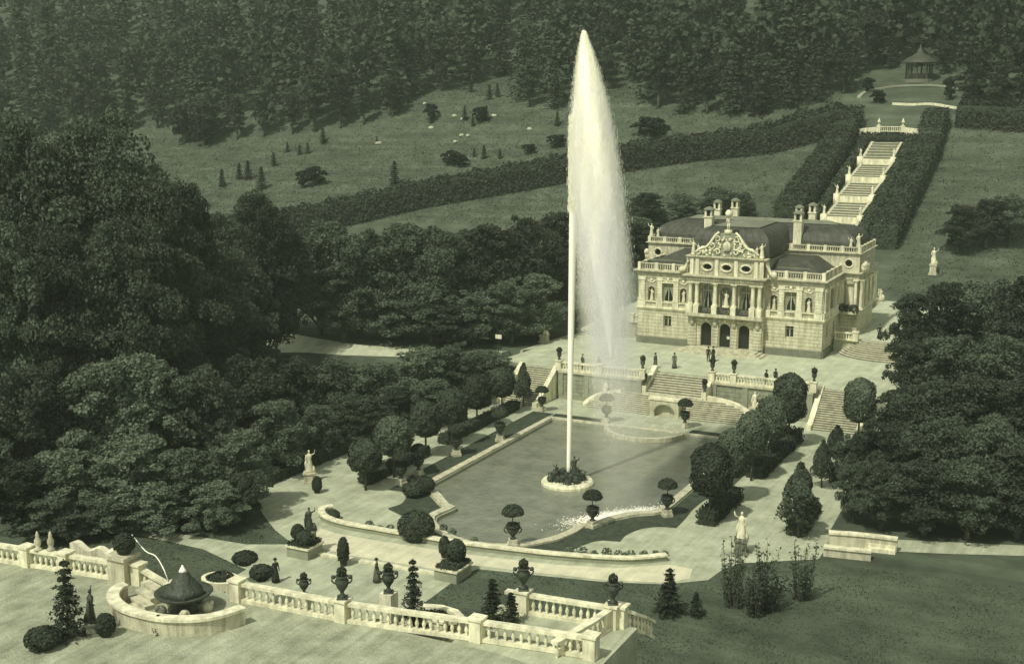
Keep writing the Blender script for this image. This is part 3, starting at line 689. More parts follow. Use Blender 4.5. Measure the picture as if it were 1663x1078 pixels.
# ------------------------------------------------------------------ raised side courts with their curved stairs
for s, lab in ((1, 'east'), (-1, 'west')):
    mb = MB(); pl = [(s * 11.7, 150.4), (s * 22.5, 150.4), (s * 22.5, 182), (s * 11.7, 182)]
    if s < 0: pl = [(-11.7, 182), (-19.5, 182), (-19.5, 150.4), (-11.7, 150.4)]
    mb.prism(pl, TZ - .2, TZ + 1.5); tag(mb.build('side_court', 'gravel_pale'), kind='structure')
    t = thing('curved_stair', 'fan of curved steps up to the %s side court of the palace' % lab, 'stairs', (s * (18.4 if s > 0 else 16.6), 150.6, TZ))
    for k in range(9):
        a = (6.0 if s > 0 else 4.6) - .3 * k; b = 4.4 - .45 * k; z = 1.5 * (k + 1) / 9
        pts = [(-a * math.cos(PI * i / 20), -b * math.sin(PI * i / 20)) for i in range(21)]
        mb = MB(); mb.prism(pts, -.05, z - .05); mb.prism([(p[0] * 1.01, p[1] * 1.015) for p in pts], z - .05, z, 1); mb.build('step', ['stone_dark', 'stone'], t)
    balustrade('stone balustrade beside the palace wall on the %s side court' % lab, [(s * 11.8, 150.3), (s * 14.3, 150.3)], TZ + 1.45, 1.0, .3, (1,), False)

# ================================================================== PALACE
pal = thing('palace', 'ornate white baroque palace with mansard roofs, columns and gable sculpture', 'palace', (0, 145, TZ))
YO = 145.0
def FW(mb, face, at):   # local facade coordinates -> world (relative to palace): u along, d outwards, z up
    pass
class Facade:
    def __init__(s, org, rz): s.org = Vector(org); s.rz = rz
    def obj(s, name, mb, mats, parent=None, smooth=False):
        if parent is None: return mb.build(name, mats, pal, smooth, s.org, s.rz)
        return mb.build(name, mats, parent, smooth)
def holes_wall(mb, x0, x1, z0, z1, holes, th=.45, mi=0):
    """wall in the xz plane, outer face y=0, thickness th inward (+y), with real rectangular or arched openings"""
    X = sorted({x0, x1} | {h[0] for h in holes} | {h[1] for h in holes}); Z = sorted({z0, z1} | {h[2] for h in holes} | {h[3] for h in holes})
    for a, b in zip(X[:-1], X[1:]):
        for c, d in zip(Z[:-1], Z[1:]):
            if any(h[0] - 1e-6 <= a and b <= h[1] + 1e-6 and h[2] - 1e-6 <= c and d <= h[3] + 1e-6 for h in holes): continue
            mb.add([(a, 0, c), (b, 0, c), (b, 0, d), (a, 0, d)], [(0, 1, 2, 3)], mi)
    for h in holes:
        a, b, c, d = h[:4]
        mb.add([(a, 0, c), (a, th, c), (a, th, d), (a, 0, d)], [(0, 1, 2, 3)], mi); mb.add([(b, 0, c), (b, th, c), (b, th, d), (b, 0, d)], [(3, 2, 1, 0)], mi)
        mb.add([(a, 0, c), (b, 0, c), (b, th, c), (a, th, c)], [(0, 1, 2, 3)], mi); mb.add([(a, 0, d), (b, 0, d), (b, th, d), (a, th, d)], [(3, 2, 1, 0)], mi)
        if len(h) > 4:      # round head: spandrels fill the corners
            r = (b - a) / 2; cx = (a + b) / 2; cz = d - r; n = 10
            for k in range(n):
                t0 = PI * k / n; t1 = PI * (k + 1) / n
                p = (cx + r * math.cos(t0), cz + r * math.sin(t0)); q = (cx + r * math.cos(t1), cz + r * math.sin(t1))
                mb.add([(p[0], 0, p[1]), (p[0], 0, d), (q[0], 0, d), (q[0], 0, q[1]), (p[0], th, p[1]), (q[0], th, q[1])], [(0, 1, 2, 3), (0, 3, 5, 4)], mi)
def oval_wall(mb, x0, x1, z0, z1, cx, cz, rx, rz, th=.4, n=16, mi=0):
    """rectangle with an oval hole"""
    ring = [(cx + rx * math.cos(2 * PI * i / n), cz + rz * math.sin(2 * PI * i / n)) for i in range(n)]
    def edge(i):
        a = 2 * PI * i / n; c, s = math.cos(a), math.sin(a)
        t = min(((x1 - cx) / c if c > 1e-6 else (x0 - cx) / c if c < -1e-6 else 9e9), ((z1 - cz) / s if s > 1e-6 else (z0 - cz) / s if s < -1e-6 else 9e9)); return (cx + c * t, cz + s * t)
    E_ = [edge(i) for i in range(n)]
    for i in range(n):
        j = (i + 1) % n; pts = [ring[i], E_[i]]
        if abs(E_[i][0] - E_[j][0]) > 1e-6 and abs(E_[i][1] - E_[j][1]) > 1e-6:
            pts.append((x1 if max(E_[i][0], E_[j][0]) > cx else x0, z1 if max(E_[i][1], E_[j][1]) > cz else z0))
        pts += [E_[j], ring[j]]
        mb.add([(p[0], 0, p[1]) for p in pts], [tuple(range(len(pts)))], mi)
        mb.add([(ring[i][0], 0, ring[i][1]), (ring[j][0], 0, ring[j][1]), (ring[j][0], th, ring[j][1]), (ring[i][0], th, ring[i][1])], [(0, 1, 2, 3)], mi)
def window(F, x, z0, w_, h, arched=False, curtains=True, label=None, y=.3):
    """glazed window standing in its opening: pane, frame, mullions, curtains"""
    mb = MB(); mb.box(x - w_ / 2, x + w_ / 2, y + .10, y + .12, z0, z0 + h); wn = F.obj('window', mb, 'glass')
    wn_org = wn
    f = MB(); t = .07
    for a, b, c, d in ((x - w_ / 2, x - w_ / 2 + t, z0, z0 + h), (x + w_ / 2 - t, x + w_ / 2, z0, z0 + h), (x - .035, x + .035, z0, z0 + h), (x - w_ / 2, x + w_ / 2, z0, z0 + t),
                       (x - w_ / 2, x + w_ / 2, z0 + h - t, z0 + h), (x - w_ / 2, x + w_ / 2, z0 + h * .72, z0 + h * .72 + t)): f.box(a, b, y + .02, y + .085, c, d)
    f.build('frame', 'stone_white', wn)
    if curtains:
        c = MB()
        for s in (-1, 1):
            top = z0 + h * .97; n = 6
            c.add([(x + s * w_ * .48, y + .09, z0), (x + s * w_ * .36, y + .09, z0), (x + s * w_ * .34, y + .09, z0 + h * .25), (x + s * w_ * .08, y + .09, top - h * .28), (x + s * w_ * .04, y + .09, top), (x + s * w_ * .48, y + .09, top)], [(0, 1, 2, 3, 4, 5)])
        c.build('curtain', 'curtain', wn)
    return wn
def statue_in_niche(F, x, z0, h):
    mb = MB(); mb.box(x - .22, x + .22, .0, .4, z0, z0 + .15); figure(mb, h, 0, True, random.choice((-1, 1)), x, .2, z0 + .14); F.obj('niche_statue', mb, 'stone_white', None, True)
def niche(mb, holes, x, z0, w_, h): holes.append((x - w_ / 2, x + w_ / 2, z0, z0 + h, 1))
z = lambda v: v - TZ        # palace coordinates are relative to the terrace
LOW, STR, UP0, UP1, CO, BA = z(4.15), z(7.5), z(7.9), z(11.6), z(12.1), z(12.5)
BT = z(13.35)
def pilaster(mb, x, w_=.55, z0=z(8.7), z1=UP1, d=.16):
    n = 7
    mb.box(x - w_ / 2 - .06, x + w_ / 2 + .06, -d - .06, 0, z0, z0 + .2)
    for k in range(n):
        a = z0 + .2 + (z1 - z0 - .55) * k / n; b = z0 + .2 + (z1 - z0 - .55) * (k + 1) / n
        mb.box(x - w_ / 2, x + w_ / 2, -d, 0, a + .03, b - .03)
    mb.box(x - w_ / 2 + .03, x + w_ / 2 - .03, -d + .05, 0, z0 + .2, z1 - .35)
    mb.box(x - w_ / 2 - .08, x + w_ / 2 + .08, -d - .08, 0, z1 - .35, z1)
def column(F, x, z0, z1, r=.24, d=-.55):
    mb = MB(); H = z1 - z0
    mb.box(x - r * 1.5, x + r * 1.5, d - r * 1.5, d + r * 1.5, z0, z0 + .16)
    mb.lathe([(r * 1.3, .16), (r * 1.3, .26), (r, .34), (r * .98, H * .4), (r * .86, H - .45), (r * .95, H - .42), (r * 1.0, H - .32), (r * 1.5, H - .08)], (x, d, z0), 12)
    mb.box(x - r * 1.6, x + r * 1.6, d - r * 1.6, d + r * 1.6, z1 - .09, z1)
    F.obj('column', mb, 'stone_white', None, False)
def cornice_run(F, x0, x1, za, zb, proj, name='cornice', m='stone', back=.2):
    mb = MB(); n = 3
    for k in range(n):
        a = za + (zb - za) * k / n; b = za + (zb - za) * (k + 1) / n; p = proj * (k + 1) / n
        mb.box(x0 - p, x1 + p, -p, back, a, b)
    F.obj(name, mb, m)
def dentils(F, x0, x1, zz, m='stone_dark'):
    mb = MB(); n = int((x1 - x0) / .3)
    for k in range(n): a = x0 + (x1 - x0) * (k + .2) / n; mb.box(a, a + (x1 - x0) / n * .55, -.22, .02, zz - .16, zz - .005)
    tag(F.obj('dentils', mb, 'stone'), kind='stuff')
def festoons(F, spots, seed=1):
    rnd = random.Random(seed)
    for (x, zz, w_, h) in spots:
        mb = MB()
        for k in range(9):
            t = (k / 8 - .5) * 2; mb.ball((x + t * w_ / 2, -.04, zz - h * (1 - t * t) * .5 + rnd.uniform(-.05, .05)), (.1, .09, .11), 6, 4)
        mb.ball((x, -.06, zz + .12), (.2, .12, .2), 7, 5)
        F.obj('relief_ornament', mb, 'stone_white', None, True)
def roof_balustrade(F, x0, x1, z0, z1, every=2.0, m='stone', d=.15):
    mb = MB(); mb.box(x0, x1, d - .1, d + .1, z0, z0 + .14); F.obj('parapet_base', mb, m)
    mb = MB(); mb.box(x0, x1, d - .13, d + .13, z1 - .13, z1); F.obj('parapet_rail', mb, m)
    n = max(1, round((x1 - x0) / every))
    for k in range(n + 1):
        a = x0 + (x1 - x0) * k / n; mb = MB(); mb.box(a - .2, a + .2, d - .17, d + .17, z0, z1 + .06); F.obj('parapet_post', mb, 'stone_white')
    mb = MB(); q = int((x1 - x0) / .28)
    for k in range(q): a = x0 + (x1 - x0) * (k + .5) / q; mb.box(a - .06, a + .06, d - .05, d + .05, z0 + .14, z1 - .13)
    tag(F.obj('parapet_balusters', mb, m), kind='stuff')
FR = Facade((0, 0, 0), 0)
CW, HW = 4.65, 11.5
# --- wings, front
for s in (-1, 1):
    F = FR; x0, x1 = (CW, HW) if s > 0 else (-HW, -CW)
    mb = MB(); holes_wall(mb, x0, x1, LOW, STR, [(s * 7.6 - .5, s * 7.6 + .5, z(5.5), z(6.9))], .5); F.obj('lower_wall', mb, 'ashlar')
    mb = MB(); mb.box(x0, x1, -.16, .3, -.1, LOW); F.obj('plinth', mb, 'stone_dark')
    window(F, s * 7.6, z(5.5), 1.0, 1.4, curtains=False)
    cornice_run(F, x0, x1, STR, UP0, .26, 'string_course', 'stone_white')
    hs_ = [(s * 7.6 - .72, s * 7.6 + .72, z(8.65), z(10.95))]; mb = MB()
    for nx_ in (5.62, 9.75): niche(mb, hs_, s * nx_, z(8.7), .85, 1.75)
    holes_wall(mb, x0, x1, UP0, UP1, hs_, .5); F.obj('upper_wall', mb, 'ashlar_upper')
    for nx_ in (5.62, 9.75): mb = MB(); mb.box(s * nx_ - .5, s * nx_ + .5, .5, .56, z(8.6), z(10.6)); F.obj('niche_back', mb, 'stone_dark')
    for nx_ in (5.62, 9.75): statue_in_niche(F, s * nx_, z(8.7), 1.35)
    window(F, s * 7.6, z(8.65), 1.44, 2.3)
    mb = MB(); mb.box(s * 7.6 - .95, s * 7.6 + .95, -.14, .02, z(10.98), z(11.12)); mb.box(s * 7.6 - .86, s * 7.6 - .72, -.08, .02, z(8.65), z(10.98)); mb.box(s * 7.6 + .72, s * 7.6 + .86, -.08, .02, z(8.65), z(10.98)); F.obj('window_surround', mb, 'stone_white')
    for px in (6.55, 8.65, 10.95): mb = MB(); pilaster(mb, s * px, .62 if px < 10 else .8); F.obj('pilaster', mb, 'stone_white')
    mb = MB()
    for px, ww in ((6.55, .8), (8.65, .8), (10.95, 1.0), (5.0, .6)): mb.box(s * px - ww / 2, s * px + ww / 2, -.24, 0, UP0, z(8.66))
    mb.box(x0, x1, -.12, 0, UP0, UP0 + .14); mb.box(x0, x1, -.14, 0, z(8.52), z(8.64)); F.obj('pedestal_course', mb, 'stone_white')
    mb = MB()
    for k in range(7): a = s * 7.6 - .6 + .2 * k; mb.box(a - .05, a + .05, -.1, -.01, UP0 + .14, z(8.52))
    F.obj('window_balusters', mb, 'stone')
    festoons(F, [(s * 5.62, z(11.15), .9, .35), (s * 9.75, z(11.15), .9, .35), (s * 7.6, z(11.32), 1.5, .2)], 3)
    mb = MB(); mb.box(x0, x1, -.06, .3, UP1, CO); F.obj('entablature', mb, 'stone')
    cornice_run(F, x0, x1, CO, BA, .5, 'cornice', 'stone'); dentils(F, x0, x1, CO)
    roof_balustrade(F, x0 + .1, x1 - .1, BA, BT, 2.2)
# --- centre, front
FC = Facade((0, -.8, 0), 0); F = FC
doors = [(-2.35 - .68, -2.35 + .68, z(3.75), z(6.65), 1), (-.68, .68, z(3.75), z(6.65), 1), (2.35 - .68, 2.35 + .68, z(3.75), z(6.65), 1)]
mb = MB(); holes_wall(mb, -CW, CW, z(3.75), STR, doors, .6); F.obj('lower_wall', mb, 'ashlar')
mb = MB(); mb.box(-CW - .1, CW + .1, -.05, .6, -.1, z(3.74)); F.obj('plinth', mb, 'stone_dark')
mb = MB()
for s in (-1, 1): mb.add([(s * CW, 0, z(3.7)), (s * CW, .85, z(3.7)), (s * CW, .85, CO), (s * CW, 0, CO)], [(0, 1, 2, 3) if s > 0 else (3, 2, 1, 0)])
F.obj('return_wall', mb, 'ashlar')
for d in doors:
    cx = (d[0] + d[1]) / 2; mb = MB(); mb.box(d[0], d[1], .5, .58, d[2], d[3]); dr = F.obj('door', mb, 'wood_dark')
    g = MB()
    for k in range(5): a = d[0] + (d[1] - d[0]) * (k + .5) / 5; g.box(a - .025, a + .025, .40, .43, d[2], d[3] - .15)
    for zz in (.9, 2.0): g.box(d[0], d[1], .405, .425, d[2] + zz, d[2] + zz + .05)
    g.box(cx - .03, cx + .03, .38, .45, d[2], d[3] - .05)
    g.build('grille', 'iron', dr)
mb = MB(); mb.box(.18, .52, .3, .36, z(4.75), z(5.1)); F.obj('notice_plate', mb, 'stone_white')
for x_ in (-4.05, -1.17, 1.17, 4.05):
    mb = MB(); ww = .38 if abs(x_) < 2 else .5
    for k in range(7): a = z(3.8) + .40 * k; mb.box(x_ - ww, x_ + ww, -.2, 0, a + .03, a + .38)
    mb.ball((x_, -.3, z(6.7)), (.3, .25, .4), 7, 5); mb.ball((x_, -.32, z(7.1)), (.2, .22, .25), 7, 5)
    mb.box(x_ - ww * 1.1, x_ + ww * 1.1, -.5, 0, z(7.25), STR); F.obj('rusticated_pier', mb, 'stone')
festoons(F, [(-2.35, z(6.95), 1.2, .2), (0, z(6.95), 1.2, .2), (2.35, z(6.95), 1.2, .2)], 5)
mb = MB(); mb.box(-CW - .1, CW + .1, -1.0, .3, STR, UP0); F.obj('balcony_slab', mb, 'stone')
for x_ in (-4.25, -3.45, -1.17, 1.17, 3.45, 4.25):
    mb = MB(); mb.box(x_ - .33, x_ + .33, -.95, -.2, UP0, z(8.75)); F.obj('column_pedestal', mb, 'stone_white'); column(F, x_, z(8.75), UP1)
for a, b in ((-3.1, -1.5), (-.84, .84), (1.5, 3.1)):
    mb = MB(); mb.box(a, b, -.9, -.86, z(8.72), z(8.78)); mb.box(a, b, -.9, -.86, UP0 + .02, UP0 + .14)
    k = 0
    while a + .12 * k < b: mb.box(a + .12 * k, a + .12 * k + .07, -.895, -.865, UP0 + .08, z(8.72)); k += 1
    for j in range(4): mb.tube([(a + (b - a) * (j + .5) / 4 + .17 * math.cos(q), -.885, z(8.34) + .25 * math.sin(q)) for q in [PI * i / 5 for i in range(11)]], .035, 5)
    F.obj('iron_railing', mb, 'iron')
wins = [(-2.35 - .68, -2.35 + .68, z(8.3), z(11.3), 1), (2.35 - .68, 2.35 + .68, z(8.3), z(11.3), 1), (-.75, .75, z(8.5), z(11.1), 1)]
mb = MB(); holes_wall(mb, -CW, CW, UP0, UP1, wins, .7); F.obj('upper_wall', mb, 'ashlar_upper')
for s in (-1, 1): window(F, s * 2.35, z(8.3), 1.36, 3.0, True, y=.5)
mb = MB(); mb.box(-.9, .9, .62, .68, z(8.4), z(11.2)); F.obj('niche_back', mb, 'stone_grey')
mb = MB(); mb.box(-.4, .4, -.1, .5, z(8.5), z(8.85)); figure(mb, 1.8, 0, True, -1, 0, .2, z(8.83)); F.obj('niche_statue', mb, 'stone_white', None, True)
mb = MB(); mb.box(-CW, CW, -.85, .3, UP1, CO); F.obj('entablature', mb, 'stone')
cornice_run(Facade((0, -1.6, 0), 0), -CW, CW, CO, BA, .45, 'cornice', 'stone', 1.2); dentils(Facade((0, -1.62, 0), 0), -CW, CW, CO)
# attic with oval windows
FA = Facade((0, -.9, 0), 0); AT = z(14.4)
mb = MB(); xsq = [-CW + .1, -1.2, 1.2, CW - .1]
for a, b in zip(xsq[:-1], xsq[1:]): c = (a + b) / 2 * (1 if abs(a + b) < .1 else .82); oval_wall(mb, a, b, BA, AT, c, z(13.45), .52, .34)
FA.obj('attic_wall', mb, 'ashlar_upper')
mb = MB(); mb.box(-CW + .1, CW - .1, .42, 9.0, BA, AT); FA.obj('attic_block', mb, 'stone_grey')
for x_ in (-2.38, 0, 2.38):
    mb = MB(); mb.box(x_ - .55, x_ + .55, .3, .34, z(13.0), z(13.9)); w2 = FA.obj('oval_window', mb, 'glass')
    r = MB(); r.tube([(x_ + .66 * math.cos(2 * PI * i / 16), -.05, z(13.45) + .46 * math.sin(2 * PI * i / 16)) for i in range(17)], .12, 6); r.build('frame', 'stone_white', w2)
for x_ in (-4.3, -3.6, -1.2, 1.2, 3.6, 4.3): mb = MB(); mb.box(x_ - .22, x_ + .22, -.14, 0, BA, AT); FA.obj('attic_pilaster', mb, 'stone_white')
for s in (-1, 1):
    mb = MB(); mb.tube([(s * (CW + .1 + .9 * (1 - t)), .3, BA + .3 + 1.6 * t * t) for t in [i / 8 for i in range(9)]], [.34, .3, .26, .22, .2, .2, .22, .25, .28], 7); mb.ball((s * (CW + 1.0), .3, BA + .4), .42, 8, 6); FA.obj('volute', mb, 'stone_white', None, True)
cornice_run(FA, -CW, CW, AT, z(14.75), .35, 'attic_cornice', 'stone', 1.0)
# sculptured gable
rnd = random.Random(11); G0 = z(14.75)
prof = [(-4.0, G0), (4.0, G0), (3.8, G0 + .5), (3.0, G0 + .75), (2.4, G0 + 1.4), (1.7, G0 + 2.2), (.9, G0 + 2.75), (0, G0 + 2.95), (-.9, G0 + 2.75), (-1.7, G0 + 2.2), (-2.4, G0 + 1.4), (-3.0, G0 + .75), (-3.8, G0 + .5)]
mb = MB(); n = len(prof); mb.add([(p[0], .05, p[1]) for p in prof] + [(p[0], .55, p[1]) for p in prof], [tuple(range(n)), tuple(range(2 * n - 1, n - 1, -1))] + [(i, n + i, n + (i + 1) % n, (i + 1) % n) for i in range(n)])
FA.obj('gable', mb, 'stone_grey')
mb = MB()
for s in (-1, 1):
    mb.tube([(s * (3.9 - 2.9 * t), -.1, G0 + .35 + 2.5 * t ** 1.3 + .18 * math.sin(t * 9)) for t in [i / 14 for i in range(15)]], .16, 6)
    for (cx, cz, r) in ((2.9, .75, .42), (1.9, 1.2, .5), (1.15, .6, .38), (3.5, .35, .3), (1.2, 2.1, .42)):
        mb.tube([(s * (cx + r * (1 - .6 * i / 14) * math.cos(i * .55)), -.08, G0 + cz + r * (1 - .6 * i / 14) * math.sin(i * .55)) for i in range(15)], [.11 - .004 * i for i in range(15)], 5)
for k in range(80):
    x_ = rnd.uniform(-3.5, 3.5); top = 2.7 * (1 - (abs(x_) / 3.9) ** 1.3); zz = rnd.uniform(.1, max(.2, top)); mb.ball((x_, -.02, G0 + zz), (rnd.uniform(.07, .2), .16, rnd.uniform(.07, .22)), 6, 4)
mb.ball((0, -.1, G0 + 1.25), (.5, .25, .6), 10, 6)
FA.obj('gable_sculpture', mb, 'stone_white', None, True)
for s in (-1, 1):
    for x_, h in ((4.2, 1.5), (3.6, 1.1)):
        mb = MB(); mb.box(s * x_ - .25, s * x_ + .25, -.1, .4, G0, G0 + .3); figure(mb, h, 0, True, s, s * x_, .1, G0 + .3); FA.obj('roof_statue', mb, 'stone_white', None, True)
mb = MB(); mb.box(-.4, .4, .0, .7, G0 + 2.7, G0 + 3.2); figure(mb, 1.7, 0, False, 1, 0, .3, G0 + 3.2); mb.ball((0, .3, G0 + 5.15), .46, 12, 8); FA.obj('atlas_statue', mb, 'stone_white', None, True)
# --- sides of the front wings
for s in (-1, 1):
    F = Facade((s * HW, 0 if s > 0 else 9.0, 0), R(90 * s)); LEN = 9.0
    mb = MB(); holes_wall(mb, 0, LEN, LOW, STR, [(2.0, 2.8, z(5.5), z(6.9)), (5.4, 6.2, z(5.5), z(6.9))], .5); F.obj('lower_wall', mb, 'ashlar')
    mb = MB(); mb.box(0, LEN, -.165, .3, -.1, LOW - .002); F.obj('plinth', mb, 'stone_dark')
    for wx in (2.4, 5.8): window(F, wx, z(5.5), .8, 1.4, curtains=False)
    cornice_run(F, .26, LEN, STR + .003, UP0 - .003, .262, 'string_course', 'stone_white')
    mb = MB(); holes_wall(mb, 0, LEN, UP0, UP1, [(3.6, 5.0, z(8.65), z(10.95))], .5); F.obj('upper_wall', mb, 'ashlar_upper'); window(F, 4.3, z(8.65), 1.4, 2.3)
    for px in (.6, 2.4, 6.2, 8.2): mb = MB(); pilaster(mb, px, .7); F.obj('pilaster', mb, 'stone_white')
    mb = MB(); mb.box(0, LEN, -.13, 0, UP0, z(8.63)); F.obj('pedestal_course', mb, 'stone_white')
    festoons(F, [(1.5, z(11.1), .9, .35), (4.3, z(11.3), 1.4, .2), (7.2, z(11.1), .9, .35)], 9)
    mb = MB(); mb.box(0, LEN, -.06, .3, UP1, CO - .002); F.obj('entablature', mb, 'stone'); cornice_run(F, .5, LEN, CO + .002, BA - .003, .503, 'cornice', 'stone'); dentils(F, .3, LEN, CO)
    roof_balustrade(F, .1, LEN, BA, BT - .003, 2.2)
# --- transverse block
TY, TW, TD = 9.0, 13.6, 9.5
for (org, rz, LEN, which) in (((-TW, TY, 0), 0, 2 * TW, 'south'), ((TW, TY, 0), R(90), TD, 'east'), ((-TW, TY + TD, 0), R(-90), TD, 'west')):
    F = Facade(org, rz); e = {'south': 0, 'east': .003, 'west': .003}[which]
    ends = [(.0, 2.1), (LEN - 2.1, LEN)] if which == 'south' else [(0, LEN)]
    for a, b in ends:
        wl = []
        wxs = [(a + b) / 2] if which == 'south' else [2.4, 4.75, 7.1]
        for wx in wxs: wl.append((wx - .5, wx + .5, z(8.3), z(11.0)))
        mb = MB(); holes_wall(mb, a, b, 0, STR, [], .5); F.obj('lower_wall', mb, 'ashlar')
        mb = MB(); holes_wall(mb, a, b, UP0, UP1, wl, .5); F.obj('upper_wall', mb, 'ashlar_upper')
        for wx in wxs:
            wn = window(F, wx, z(8.3), 1.0, 2.7)
            bl = MB(); bl.box(wx - .42, wx + .42, .26, .29, z(8.4), z(11.0)); bl.build('blind', 'stone_white', wn)
        cornice_run(F, a + e, b - e, STR + e, UP0 - e, .24, 'string_course', 'stone_white')
        cornice_run(F, a + e, b - e, CO + e, BA - e, .45, 'cornice', 'stone'); mb = MB(); mb.box(a, b, -.06, .3, UP1, CO - e); F.obj('entablature', mb, 'stone')
        for cxp in ([a + .25, b - .25] if which == 'south' else [.3, 1.4, 3.6, 5.9, 8.1, 9.2]): column(F, cxp, UP0, UP1, .2, -.3)
    mb = MB()
    if which == 'south':
        for a, b in ((0, 2.6), (LEN - 2.6, LEN)): oval_wall(mb, a, b, BA, z(14.6), (a + b) / 2, z(13.55), .42, .42)
        holes_wall(mb, 2.6, LEN - 2.6, BA, z(14.6), [], .3)
    else: oval_wall(mb, 0, LEN, BA, z(14.6), LEN / 2, z(13.55), .42, .42)
    F.obj('attic_wall', mb, 'stone')
    for cx in ([1.3, LEN - 1.3] if which == 'south' else [LEN / 2]):
        mb = MB(); mb.box(cx - .45, cx + .45, .35, .38, z(13.1), z(14.0)); o = F.obj('round_window', mb, 'glass'); r = MB(); r.tube([(cx + .52 * math.cos(2 * PI * i / 14), -.03, z(13.55) + .52 * math.sin(2 * PI * i / 14)) for i in range(15)], .1, 6); r.build('frame', 'stone_white', o)
    cornice_run(F, e, LEN - e, z(14.6) + e, z(14.85) - e, .3, 'attic_cornice', 'stone')
    roof_balustrade(F, .1, LEN - .1, z(14.85), z(15.55), 2.0)
mb = MB(); mb.box(-TW + .5, TW - .5, TY + .55, TY + TD - .3, -.1, z(14.5)); mb.build('core_block', 'stone_grey', pal)
mb = MB(); mb.box(-10.5, 10.5, TY + TD - .4, TY + 18, -.1, z(12.5)); mb.build('rear_block', 'ashlar', pal)
for s in (-1, 1):       # corner statues and brackets on the transverse block
    mb = MB(); figure(mb, 1.7, 0, True, s, s * (TW - .3), TY + .2, z(15.5)); figure(mb, 1.3, 0, True, -s, s * (TW - 1.2), TY + .2, z(15.4)); mb.build('roof_statue', 'stone_white', pal, True)
    mb = MB(); mb.box(s * (TW + .35) - .35, s * (TW + .35) + .35, TY + .6, TY + 3.0, z(12.5), z(13.4)); mb.ball((s * (TW + .5), TY + .8, z(13.4)), (.4, .4, .45), 7, 5); mb.build('corner_trophy', 'stone_white', pal, True)
    # plant-hung balcony on the inner corner
    mb = MB(); mb.box(s * 12.7 - 1.0, s * 12.7 + 1.0, TY - 1.3, TY, STR, UP0 - .05); bl = mb.build('side_balcony', 'stone', pal)
    rng = np.random.default_rng(50 + s); Pq, Nq = lobed_points([((s * 12.7 + q, TY - .9, z(8.1)), (.55, .6, .6)) for q in (-.7, 0, .7)], 500); link('plants', quads(Pq, Nq, .18 * np.ones(len(Pq)), 'leaf_dark', 'balcony_plants'), bl)
# --- roofs
def mansard(x0, x1, y0, y1, z0, z1, inset, cap, name='roof', seams=True):
    mb = MB(); n = 8; rings = []
    for k in range(n + 1):
        t = k / n; q = inset * (1 - math.cos(t * PI / 2)) ** 1.15 - .12 * math.sin(t * PI); zz = z0 + (z1 - z0) * math.sin(t * PI / 2)
        rings.append([(x0 + q, y0 + q, zz), (x1 - q, y0 + q, zz), (x1 - q, y1 - q, zz), (x0 + q, y1 - q, zz)])
    vs = [p for r in rings for p in r]; fs = [(4 * k + i, 4 * k + (i + 1) % 4, 4 * k + 4 + (i + 1) % 4, 4 * k + 4 + i) for k in range(n) for i in range(4)]
    mb.add(vs, fs); rf = mb.build(name, 'roof', pal)
    a, b, c, d = rings[-1]; e = .12; mb = MB(); hx = min((b[0] - a[0]) / 2, (c[1] - b[1]) / 2)
    z2 = z1 + .02
    if (b[0] - a[0]) >= (c[1] - b[1]): rg = [(a[0] + hx, (a[1] + c[1]) / 2, z2 + cap), (b[0] - hx, (a[1] + c[1]) / 2, z2 + cap)]; fs = [(0, 1, 5, 4), (1, 2, 5), (2, 3, 4, 5), (3, 0, 4)]
    else: rg = [((a[0] + b[0]) / 2, a[1] + hx, z2 + cap), ((a[0] + b[0]) / 2, c[1] - hx, z2 + cap)]; fs = [(0, 1, 4), (1, 2, 5, 4), (2, 3, 5), (3, 0, 4, 5)]
    mb.add([(a[0] - e, a[1] - e, z2), (b[0] + e, b[1] - e, z2), (c[0] + e, c[1] + e, z2), (d[0] - e, d[1] + e, z2)] + rg, fs + [(3, 2, 1, 0)]); mb.build('roof_cap', 'roof_light', rf)
    mb = MB(); mb.wall([a[:2], b[:2], c[:2], d[:2]], .3, z1 - .12, z1 + .1, closed=True); mb.build('roof_moulding', 'roof', rf)
    mb = MB(); L = x1 - x0; q = int(L / .9)
    for k in range(1, q):       # standing seams on the south slope
        f = k / q; mb.tube([((r[0][0] + (r[1][0] - r[0][0]) * f), r[0][1] - .02, r[0][2]) for r in rings], .035, 4)
    mb.build('seams', 'roof', rf); return rf
mansard(-4.75, 4.75, .35, TY + 3, z(14.75), z(18.0), 1.8, .5)
mansard(-TW + .6, TW - .6, TY + .5, TY + TD - .2, z(14.9), z(17.7), 3.3, .45)
for s in (-1, 1):          # low hipped lead roofs over the front wings
    x0, x1 = (4.7, 11.1) if s > 0 else (-11.1, -4.7); y0, y1 = .55, TY; zz = z(12.7); xi = (5.0 if s > 0 else -5.0); xo = s * 8.6
    mb = MB(); lo = [(x0, y0, zz), (x1, y0, zz), (x1, y1, zz), (x0, y1, zz)]
    hi = [(min(xi, xo), 4.0, z(14.2)), (max(xi, xo), 4.0, z(14.2)), (max(xi, xo), y1, z(14.3)), (min(xi, xo), y1, z(14.3))]
    mb.add(lo + hi, [(0, 1, 5, 4), (1, 2, 6, 5), (3, 0, 4, 7), (4, 5, 6, 7)]); rf = mb.build('wing_roof', 'roof', pal)
    mb = MB(); mb.box(x0 + .6 - (.4 if s < 0 else 0), x1 - 1.8, 2.2, 2.35, z(13.35), z(13.55)); mb.build('snow_rail', 'roof_light', rf)
